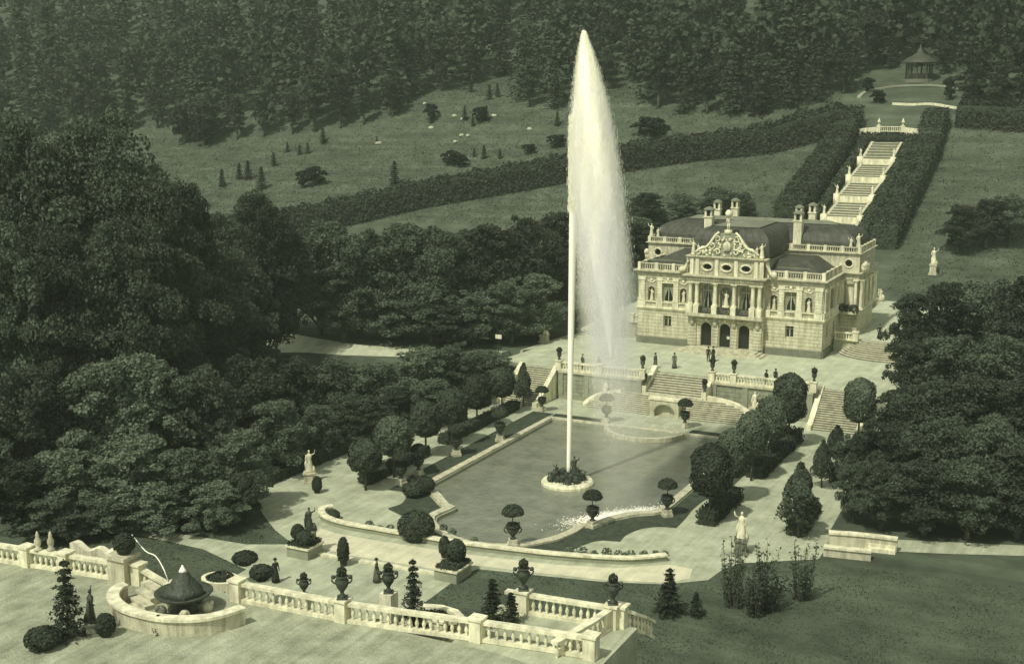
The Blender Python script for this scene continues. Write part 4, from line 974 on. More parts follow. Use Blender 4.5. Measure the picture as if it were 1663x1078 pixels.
for (x_, y_, z0_, z1_, w_) in ((-5.75, 9.85, 14.7, 19.5, .5), (5.75, 9.85, 14.7, 19.5, .5), (-6.3, 15.0, 17.8, 20.0, .42), (-4.2, 16, 17.8, 20.2, .42), (4.4, 15.5, 17.8, 19.7, .42), (6.0, 16, 17.8, 20.0, .42)):
    mb = MB(); mb.box(x_ - w_, x_ + w_, y_ - w_, y_ + w_, z(z0_), z(z1_ - 1.2)); mb.box(x_ - w_ - .1, x_ + w_ + .1, y_ - w_ - .1, y_ + w_ + .1, z(z1_ - 1.2), z(z1_ - 1.05))
    for a in (-1, 1):
        for b in (-1, 1): mb.box(x_ + a * w_ * .72 - .12, x_ + a * w_ * .72 + .12, y_ + b * w_ * .72 - .12, y_ + b * w_ * .72 + .12, z(z1_ - 1.05), z(z1_ - .25))
    mb.box(x_ - w_ * .5, x_ + w_ * .5, y_ - w_ * .5, y_ + w_ * .5, z(z1_ - 1.05), z(z1_ - .3), 1)
    ch = mb.build('chimney', ['stone_white', 'iron'], pal)
    mb = MB(); mb.lathe([(w_ * 1.55, 0), (w_ * 1.5, .12), (w_ * .7, .35), (.05, .42)], (x_, y_, z(z1_ - .25)), 10); mb.build('cap', 'stone_dark', ch)
# --- entrance steps
for k in range(3):
    mb = MB(); q = .45 * (2 - k); mb.box(-4.3 - q, 4.3 + q, -2.6 - q, -.8, -.05, .15 * (k + 1)); mb.build('entrance_step', 'stone', pal)

# ================================================================== GARDEN ORNAMENTS
def umbrella_urn():
    r = link('umbrella_urn', None)
    mb = MB(); mb.box(-.42, .42, -.42, .42, -.05, .3); mb.box(-.34, .34, -.34, .34, .3, .62); mb.build('pedestal', 'stone', r)
    mb = MB(); mb.lathe([(.26, .62), (.2, .7), (.13, .82), (.2, .92), (.4, 1.15), (.5, 1.4), (.47, 1.58), (.56, 1.66), (.5, 1.7)], n=12)
    for s in (-1, 1): mb.tube([(s * (.46 + .22 * math.sin(q)), 0, 1.5 - .42 * (1 - math.cos(q)) / 2 + .12 * math.sin(q)) for q in [PI * i / 6 for i in range(7)]], .05, 5)
    mb.build('urn', 'bronze', r, True)
    global rng
    rng = np.random.default_rng(21); n = 420; a = rng.random(n) * 2 * PI; q = .55 * np.sqrt(rng.random(n))
    P = np.stack([np.cos(a) * q, np.sin(a) * q, 1.66 + .22 * rng.random(n) - .3 * (q > .42) * rng.random(n)], 1); link('underplanting', quads(P, rng.normal(size=(n, 3)) + [0, 0, .6], .11 * np.ones(n), 'leaf_dark', 'underplanting'), r)
    mb = MB(); mb.tube([(0, 0, 1.6), (.02, .01, 2.2), (0, 0, 2.75)], [.05, .04, .05], 6); mb.build('stem', 'bark', r)
    n = 1500; d = sph(n); d[:, 2] = np.abs(d[:, 2]); rad = 1 - np.abs(rng.normal(0, .12, (n, 1))); P = d * rad * np.array([.84, .84, .72]) + [0, 0, 2.62]; P[:, 2] -= .05 * rng.random(n)
    link('crown', quads(P, d + rng.normal(0, .5, (n, 3)), .12 * (.6 + .8 * rng.random(n)), 'leaf_dark', 'umbrella_crown'), r)
    tag(r, 'umbrella', 'urn'); return r
uu = umbrella_urn(); used = []
for u, v, s, lab in [(833, 887, 1.0, 'umbrella-clipped tree in dark urn at the front tip of the pool'), (962, 856, .94, 'umbrella-clipped tree in dark urn on the kerb notch by the foam'),
                     (1083, 838, .96, 'umbrella-clipped tree in dark urn at the pool corner by the east alley'), (985, 686, .94, 'umbrella-clipped tree in urn before the fan stair, on its west side'),
                     (1112, 695, .94, 'umbrella-clipped tree in urn before the fan stair, on its east side'), (880, 668, .86, 'umbrella-clipped tree in urn at the foot of the west side stair'),
                     (812, 716, 1.02, 'umbrella-clipped tree in urn on the west lawn strip, second from the side stair'), (741, 740, .95, 'umbrella-clipped tree in urn on the west lawn strip, third from the side stair'),
                     (652, 787, .95, 'umbrella-clipped tree in urn on the west lawn strip by the scrolled lawn end'), (680, 772, .9, 'umbrella-clipped tree in urn just behind the scrolled end of the west lawn')]:
    p = hit(u, v, .03); place(uu, used, p, random.random() * 6, (s, s, s), lab, 'umbrella trees in urns round the pool')
def urn_small():
    r = link('terrace_urn', None); mb = MB(); mb.lathe([(.2, 0), (.2, .08), (.09, .2), (.24, .5), (.27, .72), (.2, .82), (.27, .88)], n=10); mb.build('urn', 'bronze', r, True)
    global rng
    rng = np.random.default_rng(5); P, N_ = lobed_points([((0, 0, 1.12), (.3, .3, .34))], 300); link('plant', quads(P, N_, .12 * np.ones(len(P)), 'leaf_dark', 'urn_plant'), r); return r
us = urn_small(); used = []; tag(us, 'u', 'urn')
for x, y, zz, lab in [(-13.6, YL - .1, TZ + 1.12, 'planted urn on the balustrade pier above the west side stair'), (-3.6, YL - .1, TZ + 1.12, 'planted urn on the balustrade pier west of the middle stair'),
                      (3.6, YR - .1, TZ + 1.12, 'planted urn on the balustrade pier east of the middle stair'), (14.6, YR - .1, TZ + 1.12, 'planted urn on the balustrade pier above the east side stair'),
                      (6.0, YR - .1, TZ + 1.12, 'planted urn on the second pier of the east terrace balustrade'),
                      (3.42, 126.3, LZ + .68, 'planted urn on the low end of the upper flight, east cheek wall'), (-3.42, 126.3, LZ + .68, 'planted urn on the low end of the upper flight, west cheek wall')]:
    place(us, used, (x, y, zz), random.random() * 6, (1, 1, 1), lab, 'planted urns on the terrace edge')
def statue(label, loc, ph=1.0, fh=1.9, rz=0, arm=1, wide=.45, seed=0, dark=False):
    t = thing('statue', label, 'statue', loc, rz); mb = MB()
    mb.box(-wide * 1.3, wide * 1.3, -wide * 1.3, wide * 1.3, -.1, ph * .16); mb.box(-wide, wide, -wide, wide, ph * .16, ph * .86); mb.box(-wide * 1.2, wide * 1.2, -wide * 1.2, wide * 1.2, ph * .86, ph)
    mb.build('pedestal', 'stone_dark' if dark else 'stone', t)
    mb = MB(); figure(mb, fh, 0, True, arm, 0, 0, ph); mb.lathe([(.3, 0), (.22, .3), (.1, .55)], (.28, .12, ph), 7, 0, 1, 1, .15)
    mb.tube([(-.25, .1, ph + .2), (-.32, .14, ph + .8), (-.2, .1, ph + 1.3)], [.16, .12, .05], 6); mb.build('figure', 'stone_white', t, True); return t
P_ = hit(1203, 898, .03); statue('white draped statue on dark pedestal in the east gravel alley', P_, 1.15, 2.1, .2, -1, .42, 0, True)
P_ = hit(503, 782, .03); statue('white draped statue on pedestal by the low west hedge', P_, .9, 2.0, .5, 1)
P_ = hit(1216, 662, 0); statue('white statue on pedestal against the east terrace wall', (8.6, YR - .9, .0), 1.1, 1.7, 0, 1)
statue('white statue on pedestal against the west terrace wall behind the spray', (-7.6, YL - .9, 0), 1.1, 1.7, 0, -1)
statue('white statue on pedestal beside the foot of the east cascade hedge', ter(1430, 392), 1.1, 2.2, 0, 1)
statue('white statue on tall pedestal alone on the east slope lawn', ter(1515, 446), 1.5, 2.4, 0, 1)
statue('small pale statue on pedestal behind the east side court', ter(1429, 502), 1.4, 1.4, 0, -1)
statue('small pale statue at the bend of the western drive', ter(884, 556), 1.0, 1.1, 0, 1)
t = thing('notice_board', 'small white notice board on a post by the western drive', 'sign', ter(810, 574)); mb = MB(); mb.tube([(0, 0, -.2), (0, 0, 2.1)], .05, 6); mb.build('post', 'wood_dark', t)
mb = MB(); mb.box(-.42, .42, -.09, -.05, 1.75, 2.25); mb.build('board', 'stone_white', t)
# ------------------------------------------------------------------ people
def person(label, loc, rz, cloth='cloth_dark', skirt=False, h=1.75, stride=.12):
    o = bpy.data.objects.new('person', None); col.objects.link(o); o.location = loc; o.rotation_euler = (0, 0, rz); tag(o, label, 'person')
    s = h / 1.75; me = bpy.data.meshes.new('person_body')
    vs = [(0, 0, .95), (0, 0, 1.15), (0, 0, 1.38), (0, -.01, 1.5), (0, -.02, 1.64), (0, -.01, 1.74)]; ed = [(0, 1), (1, 2), (2, 3), (3, 4), (4, 5)]; rd = [.15, .13, .16, .055, .095, .06]
    for sx in (-1, 1):
        b = len(vs); vs += [(sx * .09, 0, .88), (sx * .10, -stride * sx * .6, .48), (sx * .10, stride * sx * -.3, .08), (sx * .11, stride * sx * -.3 - .14, .03)]; rd += [.10, .075, .05, .045]; ed += [(0, b), (b, b + 1), (b + 1, b + 2), (b + 2, b + 3)]
        b = len(vs); vs += [(sx * .19, 0, 1.40), (sx * .25, .02, 1.12), (sx * .25, -.08, .88), (sx * .245, -.11, .79)]; rd += [.065, .05, .038, .032]; ed += [(2, b), (b, b + 1), (b + 1, b + 2), (b + 2, b + 3)]
    me.from_pydata([(x * s, y * s, q * s) for x, y, q in vs], ed, [])
    tmp = bpy.data.objects.new('tmp', me); col.objects.link(tmp); md = tmp.modifiers.new('skin', 'SKIN')
    for i, r in enumerate(rd): me.skin_vertices[0].data[i].radius = (r * s, r * s * (.8 if i < 3 else 1))
    me.skin_vertices[0].data[0].use_root = True
    tmp.modifiers.new('sub', 'SUBSURF').levels = 1; tmp.modifiers['sub'].render_levels = 1
    bpy.context.view_layer.update(); ev = tmp.evaluated_get(bpy.context.evaluated_depsgraph_get()); m2 = bpy.data.meshes.new_from_object(ev)
    bpy.data.objects.remove(tmp)
    m2.materials.clear(); m2.materials.append(MATS[cloth]); m2.materials.append(MATS['skin'])
    for p in m2.polygons: p.material_index = 1 if (p.center.z > 1.5 * s or (p.center.z < .84 * s and abs(p.center.x) > .2 * s and p.center.z > .7 * s)) else 0; p.use_smooth = True
    link('body', m2, o)
    mb = MB(); mb.ball((0, .0, 1.70 * s), (.105 * s, .12 * s, .09 * s), 8, 5); mb.lathe([(.17 * s, 0), (.16 * s, .02), (.1 * s, .03), (.095 * s, .11 * s)], (0, 0, 1.70 * s), 10); mb.build('hat', 'cloth_dark', o, True)
    if skirt: mb = MB(); mb.lathe([(.30 * s, .08), (.26 * s, .4), (.17 * s, .95 * s), (.15 * s, 1.0 * s)], n=12, wob=.05); mb.build('skirt', cloth, o, True)
    return o
person('person in dark suit walking before the palace entrance steps', hit(1150, 587, TZ), .4)
person('person in dark long coat beside the suited walker before the entrance', hit(1158, 587, TZ), -.5, 'cloth_dark', True)
person('person in dark clothes behind the east terrace balustrade, nearer the middle stair', hit(1244, 627, TZ), 2.6, 'cloth_dark')
person('person in long dark dress behind the east terrace balustrade', hit(1259, 624, TZ), 2.9, 'cloth_dark', True, 1.68)
person('person in dark clothes on the curved steps of the east side court', hit(1428, 550, TZ + 1.5), .2, 'cloth_dark', True)
person('person in dark clothes behind the west balustrade close to the jet', Vector((-11.2, YL + 1.0, TZ)), 2.7, 'cloth_dark')
person('person in grey clothes leaning behind the west balustrade', Vector((-9.2, YL + .9, TZ)), 3.3, 'cloth_mid', False, 1.7)
person('person in grey coat crossing the forecourt behind the spray', hit(1064, 598, TZ), 1.2, 'cloth_mid', True)
person('person in grey dress standing on the forecourt gravel', hit(1095, 598, TZ), .2, 'cloth_mid', True)

# ================================================================== CLIPPED TREES AND HEDGES
def clipped_tree(name, W_, H_, trunk, seed, lm='leaf', conical=False, nq=7000, lsz=.15):
    global rng
    rng = np.random.default_rng(seed); r = link(name, None); mb = MB(); mb.tube([(0, 0, -.2), (.02, 0, trunk * .6), (0, .02, trunk + H_ * .6)], [.13, .1, .05], 7)
    for k in range(5): a = k * 1.3; mb.tube([(0, 0, trunk * .9 + .1 * k), (math.cos(a) * W_ * .28, math.sin(a) * W_ * .28, trunk + H_ * (.3 + .07 * k))], [.06, .02], 5)
    mb.build('trunk', 'bark', r, True)
    d = sph(nq); q = 1 - np.abs(rng.normal(0, .13, nq)); zz = d[:, 2]
    if conical: env = np.clip(1.02 - (zz + 1) / 2, .06, 1) ** .7 * (1 + .25 * np.sin(np.arctan2(d[:, 1], d[:, 0]) * 3 + zz * 6)); xy = d[:, :2] / np.linalg.norm(d[:, :2], axis=1, keepdims=True) * (env * q)[:, None]
    else: env = np.where(zz > .1, np.sqrt(np.clip(1 - ((zz - .1) / .9) ** 2.6, 0, 1)), np.sqrt(np.clip(1 - ((.1 - zz) / 1.1) ** 5, 0, 1))); ang = np.arctan2(d[:, 1], d[:, 0]); env *= 1 + .07 * np.sin(ang * 4 + zz * 5) + .05 * np.sin(ang * 7 - zz * 8); xy = np.stack([np.cos(ang), np.sin(ang)], 1) * (env * q)[:, None]
    top = np.abs(zz) > .8; xy[top] *= np.sqrt(rng.random(top.sum()))[:, None]
    P = np.stack([xy[:, 0] * W_ / 2, xy[:, 1] * W_ / 2, trunk + H_ / 2 + zz * H_ / 2 * (.97 + .05 * rng.random(nq))], 1)
    Nn = np.stack([xy[:, 0], xy[:, 1], zz * .9], 1) + rng.normal(0, .45, (nq, 3)); link('crown', quads(P, Nn, lsz * (.6 + .8 * rng.random(nq)), lm, name + '_crown'), r); tag(r, 'x', 'tree'); return r
ct = clipped_tree('clipped_linden', 2.9, 4.2, 2.2, 31); used = []
for x, y, s, sz in [(14.7, 93.2, 1.08, 1.03), (14.8, 99.0, 1.0, 1.0), (14.6, 105.6, .95, 1.0), (14.7, 111.4, 1.0, 1.02), (14.8, 117.6, 1.1, 1.16)]:
    place(ct, used, (x, y, .03), random.random() * 6, (s, s, sz), 'clipped round-headed linden growing from the hedge east of the pool', 'clipped lindens along the east hedge')
o = copy_tree(ct); o.location = hit(1393, 722, .03); o.scale = (1.05, 1.05, 1.05); o['label'] = 'clipped round-headed linden in front of the east side stair'; o['group'] = 'lindens of the east alley'
ct2 = clipped_tree('young_linden', 2.9, 4.6, 1.4, 33, 'leaf', True, 5000, .17); used = []
for u, v, s, sz, lab in [(1296, 872, 1.12, 1.0, 'large cone-headed young linden in the east gravel alley'), (1334, 792, .72, .72, 'thin young linden beside the east wood'), (1357, 760, .82, .68, 'small young linden with bare stem next to the thin one'),
                        (850, 660, .72, .82, 'small pointed linden before the west side stair')]:
    place(ct2, used, hit(u, v, .03), random.random() * 6, (s, s, sz), lab, 'young lindens of the alleys')
ct3 = clipped_tree('alley_linden', 3.0, 3.2, 1.9, 35, 'leaf', False, 5500, .16); used = []
for u, v, s, sz in [(594, 796, .95, .9), (640, 775, 1.15, 1.1), (692, 741, 1.0, 1.05), (735, 722, 1.0, 1.1), (775, 695, 1.0, 1.1), (815, 672, .9, 1.0)]:
    place(ct3, used, hit(u, v, .03), random.random() * 6, (s, s, sz), 'round-headed linden standing at the clipped hedge west of the pool', 'clipped lindens along the west hedge')
flat = lambda x, y: .03
E1 = (14.7, 94.2)
hedge('clipped_hedge', 'clipped box hedge east of the pool, front length', [(14.7, 92.4), (14.7, 99.8)], 1.5, 1.15, 55, .16, 'leaf_dark', flat, group='alley hedges')
hedge('clipped_hedge', 'clipped box hedge east of the pool, length by the east side stair', [(14.7, 106.4), (14.7, 120.5)], 1.6, 1.25, 50, .17, 'leaf_dark', flat, group='alley hedges')
hedge('clipped_hedge', 'short clipped hedge under the large cone-headed linden', [(21.7, 93.2), (21.3, 99.4)], 1.4, 1.2, 55, .16, 'leaf_dark', flat, group='alley hedges')
hedge('clipped_hedge', 'clipped hedge along the east wood towards the side stair', [(21.5, 108), (20.9, 124)], 1.0, .8, 50, .16, 'leaf_dark', flat, group='alley hedges')
hedge('clipped_hedge', 'clipped box hedge west of the pool, front length', [(-15.6, 89.2), (-15.6, 99.6)], 1.3, .95, 55, .16, 'leaf_dark', flat, group='alley hedges')
hedge('clipped_hedge', 'clipped box hedge west of the pool, length by the west side stair', [(-15.8, 103.5), (-15.8, 119.5)], 1.2, .95, 50, .16, 'leaf_dark', flat, group='alley hedges')
hedge('clipped_hedge', 'long dark boundary hedge beyond the west alley statue', [tuple(hit(430, 787, 0)[:2]), tuple(hit(510, 754, 0)[:2]), tuple(hit(612, 712, 0)[:2]), (-22.4, 122)], 1.2, 1.0, 45, .18, 'leaf_dark', flat, group='alley hedges')
def dome(label, loc, rx, h, m='leaf_dark', seed=1, name='clipped_yew', base=.0):
    global rng
    rng = np.random.default_rng(seed); t = thing(name, label, 'shrub', loc); n = int(900 * max(1, rx * h)); d = sph(n); d = d[d[:, 2] > -.5]; n = len(d); q = 1 - np.abs(rng.normal(0, .08, (n, 1)))
    P = d * q * [rx, rx, h * .52] + [0, 0, h * .48 + base]; P = P[P[:, 2] > 0]; d = d[:len(P)]
    link('foliage', quads(P, (P - [0, 0, h * .4]) / [rx, rx, h * .5] + rng.normal(0, .45, (len(P), 3)), .15 * (.6 + .8 * rng.random(len(P))), m, name), t)
    mb = MB(); mb.lathe([(rx * .5, -.05), (rx * .8, h * .3), (rx * .75, h * .6), (rx * .3, h * .88)], n=10); mb.build('branches', 'leaf_dark', t); return t
dome('large round clipped yew by the west end of the pool front', hit(676, 876, .03), 1.45, 2.3, seed=2)
dome('low round clipped yew on the scrolled west lawn', hit(672, 806, .03), .95, 1.3, seed=3)
dome('dark clipped yew dome on the west lawn strip corner', hit(686, 800, .03), 1.1, 1.5, seed=4)
dome('small dark shrub at the loose end of the curved low wall', hit(541, 842, .03), .55, .7, seed=6)
# ------------------------------------------------------------------ curved low wall with flowers
path = [h2(541, 830), h2(528, 832), h2(522, 838), h2(530, 848), h2(560, 858), h2(605, 866), h2(650, 874), h2(740, 889), h2(820, 899), h2(900, 908), h2(1000, 915), h2(1045, 914), h2(1082, 910)]
lw = thing('low_garden_wall', 'long curved white low wall enclosing the pool front', 'wall', (path[0][0], path[0][1], 0)); sp_ = [(p.x - path[0][0], p.y - path[0][1]) for p in smoothpath(path, 4)]
mb = MB(); mb.wall(sp_, .36, -.1, .42); mb.build('wall_body', 'stone_grey', lw)
mb = MB(); mb.wall(sp_, .58, .42, .56); mb.build('coping', 'stone_white', lw)
rng = np.random.default_rng(8)
for k, (u, v, s) in enumerate([(600, 856, .5), (617, 860, .35), (634, 862, .5), (925, 897, .5), (945, 899, .6), (965, 903, .4), (985, 902, .55), (1005, 905, .5), (1025, 905, .5), (1045, 904, .45), (1065, 903, .4), (720, 862, .5), (735, 868, .45), (770, 880, .4), (1080, 902, .35), (1015, 906, .4)]):
    t = thing('flowering_plant', 'low leafy bedding plant growing just behind the curved low wall', 'plant', hit(u, v, .03), 0, 'bedding plants along the curved wall')
    P, N_ = lobed_points([((0, 0, s * .5), (s * .7, s * .7, s * .6))], 90, lowcut=-.9); link('leaves', quads(P, N_, .14 * np.ones(len(P)), 'flower', 'flowers'), t); mb = MB(); mb.tube([(0, 0, -.05), (0, 0, s * .8)], [.03, .01], 5); mb.build('stem', 'bark', t)
# step kerb between the planters
mb = MB(); kp = [hit(478, 893, 0), hit(560, 908, 0), hit(640, 921, 0), hit(720, 935, 0)]
mb.wall([(p.x - kp[0].x, p.y - kp[0].y) for p in kp], .45, -.1, .16); tag(mb.build('path_kerb', 'stone_white', None, False, (kp[0].x, kp[0].y, 0)), 'pale stone kerb running between the two planter blocks', 'kerb')
def planter(label, u, v, wx, wy, kind):
    c = hit(u, v, .9); t = thing('planter_block', label, 'planter', (c.x, c.y, 0))     # c is the front-right corner of the top slab
    mb = MB(); mb.box(-wx + .1, -.1, .1, wy - .1, -.05, .78); mb.build('block', 'stone_grey', t)
    mb = MB(); mb.box(-wx, 0, 0, wy, .78, .92); mb.build('slab', 'stone_white', t)
    global rng
    rng = np.random.default_rng(u); link('box_planting', box_leaves(-wx + .15, -.15, .15, wy - .1, .9, 1.12, 130, .12, 'leaf_dark', 'planter_box'), t)['kind'] = 'stuff'; mb = MB(); mb.box(-wx + .2, -.2, .2, wy - .15, .9, 1.08); mb.build('soil', 'leaf_dark', t)
    return c
c1 = planter('white-edged planter block with statue and two yews beside the west path', 500, 893, 2.1, 2.1, 0)
c2 = planter('white-edged planter block with one round yew beside the curved wall', 742, 930, 2.0, 2.4, 1)
dome('round-topped yew growing on the white-edged planter by the curved wall', (c2.x - .9, c2.y + 1.5, 1.05), .72, 1.7, seed=12)
dome('slim dark yew between the planter block and the curved wall', hit(722, 905, .03), .42, 1.7, seed=13)
dome('pointed dark yew on the statue planter, west side', (c1.x - 1.6, c1.y + 1.0, 1.05), .5, 1.3, seed=14)
dome('broad dark yew on the statue planter, front', (c1.x - .7, c1.y + .6, 1.05), .62, 1.0, seed=15)
sg = statue('dark weathered statue group on the west planter block', (c1.x - .9, c1.y + 1.5, 1.0), .8, 1.8, .4, 1, .4, 0, True)
[c for c in sg.children if c.name.startswith('figure')][0].data.materials[0] = MATS['bronze']
# slender topiaries on the path
for u, v, lab in [(558, 918, 'spindle-shaped dark yew beside the path kerb'), (515, 800, 'dark pointed shrub beside the west alley statue')]: dome(lab, hit(u, v, .03), .42, 2.2 if u == 558 else 1.5, seed=u)
person('person in grey clothes walking on the path below the planter blocks', hit(612, 945, .03), 1.8, 'cloth_mid', True)
person('person in dark clothes on the path near the dark round shrubs', hit(448, 945, .03), 1.1, 'cloth_dark', True)

# ================================================================== FOREGROUND TERRACE
ZR = FZ + 1.1
r2 = lambda u, v, zz=ZR: tuple(hit(u, v, zz)[:2])
A0 = r2(50, 890); A1 = r2(106, 899); A2 = r2(178, 910); dA = Vector(A1) - Vector(A2)
balustrade('foreground stone balustrade west of the round bastion', [tuple(Vector(A1) + dA * 2.6), tuple(Vector(A1) + dA * .9), A1, A2], FZ, 1.1, .38, (1, 2))
bp = [r2(385, 944), r2(460, 958), r2(556, 976), r2(660, 991), r2(775, 1006), r2(880, 1021), r2(960, 1034)]
balustrade('foreground stone balustrade east of the round bastion', bp, FZ, 1.1, .38, (0, 2, 4, 6))
mb = MB(); pc = r2(199, 915); mb.box(-.62, .62, -.55, .55, -.05, 1.5); mb.box(-.75, .75, -.68, .68, 1.5, 1.7); tag(mb.build('gate_pier', ['stone'], None, False, (pc[0], pc[1], FZ)), 'broad stone pier between the west balustrade and the round bastion', 'pier')
sb = [r2(224, 918), r2(252, 933, ZR - .35), r2(280, 949, ZR - .8)]
balustrade('short sloping balustrade descending behind the dark bowl', sb, lambda i: FZ - .42 * i, 1.1, .3, (0, 2))
# round bastion wall
wp = [(204, 947), (190, 953), (183, 968), (199, 984), (230, 995), (270, 1002), (320, 1002), (357, 996), (394, 984)]
ZW = FZ + .95; pts = [hit(u, v, ZW) for u, v in wp]; o0 = pts[0]
bt = thing('bastion_wall', 'semicircular white-topped bastion wall around the dark fountain bowl', 'wall', (o0.x, o0.y, FZ)); sp_ = [(p.x - o0.x, p.y - o0.y) for p in smoothpath(pts, 4)]
mb = MB(); mb.wall(sp_, .42, -.1, .82); mb.build('wall_body', 'stone', bt); mb = MB(); mb.wall(sp_, .66, .82, .97); mb.build('coping', 'stone_white', bt)
for k in range(4):
    mb = MB(); p = hit(222 + 9 * k, 992 - 9 * k, FZ); mb.box(-.9, .9, -.28, .28, 0, .14 * (k + 1)); st = mb.build('step', 'stone', bt, False, (p.x - o0.x, p.y - o0.y, 0), R(-20))
# dark bowl fountain with a cone of water-worn stone
c = hit(300, 992, FZ); t = thing('fountain_bowl', 'dark round fountain bowl with pale-tipped cone inside the bastion', 'fountain', (c.x, c.y, FZ))
mb = MB(); mb.lathe([(.75, -.05), (.7, .15), (.45, .3), (.42, .5), (.9, .72), (1.42, .98), (1.55, 1.12), (1.5, 1.16), (1.3, 1.05), (.4, 1.0)], n=26); mb.build('bowl', 'bronze', t, True)
mb = MB(); mb.lathe([(1.15, 1.02), (.9, 1.3), (.62, 1.65), (.36, 2.05), (.22, 2.25)], n=14, wob=.12); mb.build('cone', 'bronze', t, True)
mb = MB(); mb.lathe([(.22, 2.25), (.15, 2.36), (.08, 2.48), (.03, 2.6)], n=12, wob=.06); mb.build('cone_tip', 'foam', t, True)
for k in range(5): a = k * 1.26 + .4; mb = MB(); mb.ball((math.cos(a) * 1.25, math.sin(a) * 1.25, .28), (.32, .28, .34), 8, 6); mb.ball((math.cos(a) * 1.45, math.sin(a) * 1.45, .5), .16, 7, 5); mb.build('putto', 'stone_dark' if k % 2 else 'stone_white', t, True)
# thin arching water jet
a = hit(208, 852, 9.4); b = c + Vector((-.5, .7, 1.15))
q0 = hit(214, 868, ZR + 1.2); q1 = hit(236, 894, ZR + .7); q2 = hit(252, 902, ZR + .55); q3 = hit(264, 920, FZ + 1.9); q4 = hit(274, 944, FZ + 1.1)
mb = MB(); mb.tube([Vector(p) - q0 for p in smoothpath([q0, q1, q2, q3, q4], 4)], .03, 6); tag(mb.build('water_arc', 'foam', None, True, q0), 'thin arching stream of water falling towards the dark bowl', 'water jet')
sh = hit(205, 905, ZR + .6)
dome('dark spiky shrub on top of the broad stone pier', (pc[0] + .1, pc[1] + .1, FZ + 1.68), .6, 1.2, seed=77)
# scrolled ramp walls beyond the west balustrade
pth = [hit(118, 879, 7.0), hit(140, 884, 7.0), hit(165, 889, 6.8), hit(186, 899, 6.6)]; o0 = pth[0]
sw = thing('scroll_wall', 'pale scrolled ramp wall behind the west balustrade', 'wall', (o0.x, o0.y, 4.8)); sp_ = smoothpath(pth, 4)
mb = MB(); mb.wall([(p.x - o0.x, p.y - o0.y) for p in sp_], .5, -3.0, lambda i: 2.2 - .5 * i / len(sp_) + .15 * math.sin(i)); mb.build('wall_body', 'stone_white', sw)
mb = MB(); mb.ball((sp_[-1].x - o0.x, sp_[-1].y - o0.y, 1.75), (.5, .5, .42), 10, 7); mb.build('scroll', 'stone_white', sw, True)
for u, lab in ((62, 'stone obelisk finial on the west balustrade, outer one'), (83, 'stone obelisk finial on the west balustrade, inner one')):
    p = hit(u, 893, ZR); mb = MB(); mb.lathe([(.24, 0), (.22, .12), (.12, .2), (.19, .4), (.2, .6), (.1, .8), (.12, .9), (.03, 1.15)], n=10); tag(mb.build('finial', 'stone', None, True, (p.x, p.y, ZR)), lab, 'finial')
# second terrace block with its balustrades
e0 = r2(822, 957); e1 = r2(995, 985)
mb = MB(); mb.prism([(e0[0] - .6, e0[1] - 7), (e1[0] + 1.2, e1[1] - 7), (e1[0] + 1.2, e1[1] + .5), (e0[0] - .6, e0[1] + .5)], -.5, FZ - .03); tag(mb.build('terrace_block', 'gravel'), kind='structure')
balustrade('foreground stone balustrade with urns above the dark lawn slope', [e0, tuple(hit(850, 962, ZR)[:2]), e1], FZ - .05, 1.15, .38, (1, 2))
e2 = r2(955, 1008)
balustrade('white sloping return balustrade running down to the lower corner', [e1, e2, r2(900, 1035)], lambda i: FZ - .05 - .1 * i, 1.15, .38, ())
cr = [r2(1008, 986, ZR - .1), r2(1028, 990, ZR - .4), r2(1045, 996, ZR - .9), r2(1060, 1004, ZR - 1.5)]
balustrade('curved white balustrade sweeping down beside the lawn slope', cr, lambda i: (FZ - .1, FZ - .45, FZ - .95, FZ - 1.55)[i], 1.1, .3, (0,))
# small oval bed with its own low balustrade
oc = hit(705, 982, FZ + .5); ob = [(oc.x + 1.5 * math.cos(q), oc.y + .95 * math.sin(q)) for q in [R(-170) + R(340) * i / 9 for i in range(10)]]
balustrade('low white balustrade round the small oval bed', ob, FZ - .9, .95, .36, (3,))
dome('low dark planting filling the small oval bed', (oc.x, oc.y, FZ - .9), 1.05, 1.0, seed=41)
mb = MB(); mb.prism([(oc.x + 2.2 * math.cos(q), oc.y + 1.6 * math.sin(q)) for q in [2 * PI * i / 20 for i in range(20)]], 0, FZ - .92); tag(mb.build('bed_base', 'stone'), kind='structure')
# ornamental urns
def fancy_urn():
    r = link('ornamental_urn', None); mb = MB(); mb.box(-.27, .27, -.27, .27, -.02, .1); mb.lathe([(.22, .1), (.18, .18), (.09, .3), (.12, .4), (.28, .62), (.36, .85), (.36, 1.0), (.26, 1.1), (.33, 1.2), (.36, 1.24), (.2, 1.24)], n=12)
    for s in (-1, 1):
        mb.tube([(s * (.33 + .2 * math.sin(q)), 0, 1.12 - .3 * (1 - math.cos(q)) / 2 + .06 * math.sin(q)) for q in [PI * i / 6 for i in range(7)]], .045, 5); mb.ball((s * .45, 0, 1.18), .12, 7, 5)
    mb.build('urn', 'bronze', r, True)
    global rng
    rng = np.random.default_rng(9); P, N_ = lobed_points([((0, 0, 1.45), (.26, .26, .28))], 200); link('plant', quads(P, N_, .11 * np.ones(len(P)), 'leaf_dark', 'urn_tuft'), r); tag(r, 'x', 'urn'); return r
fu = fancy_urn(); used = []
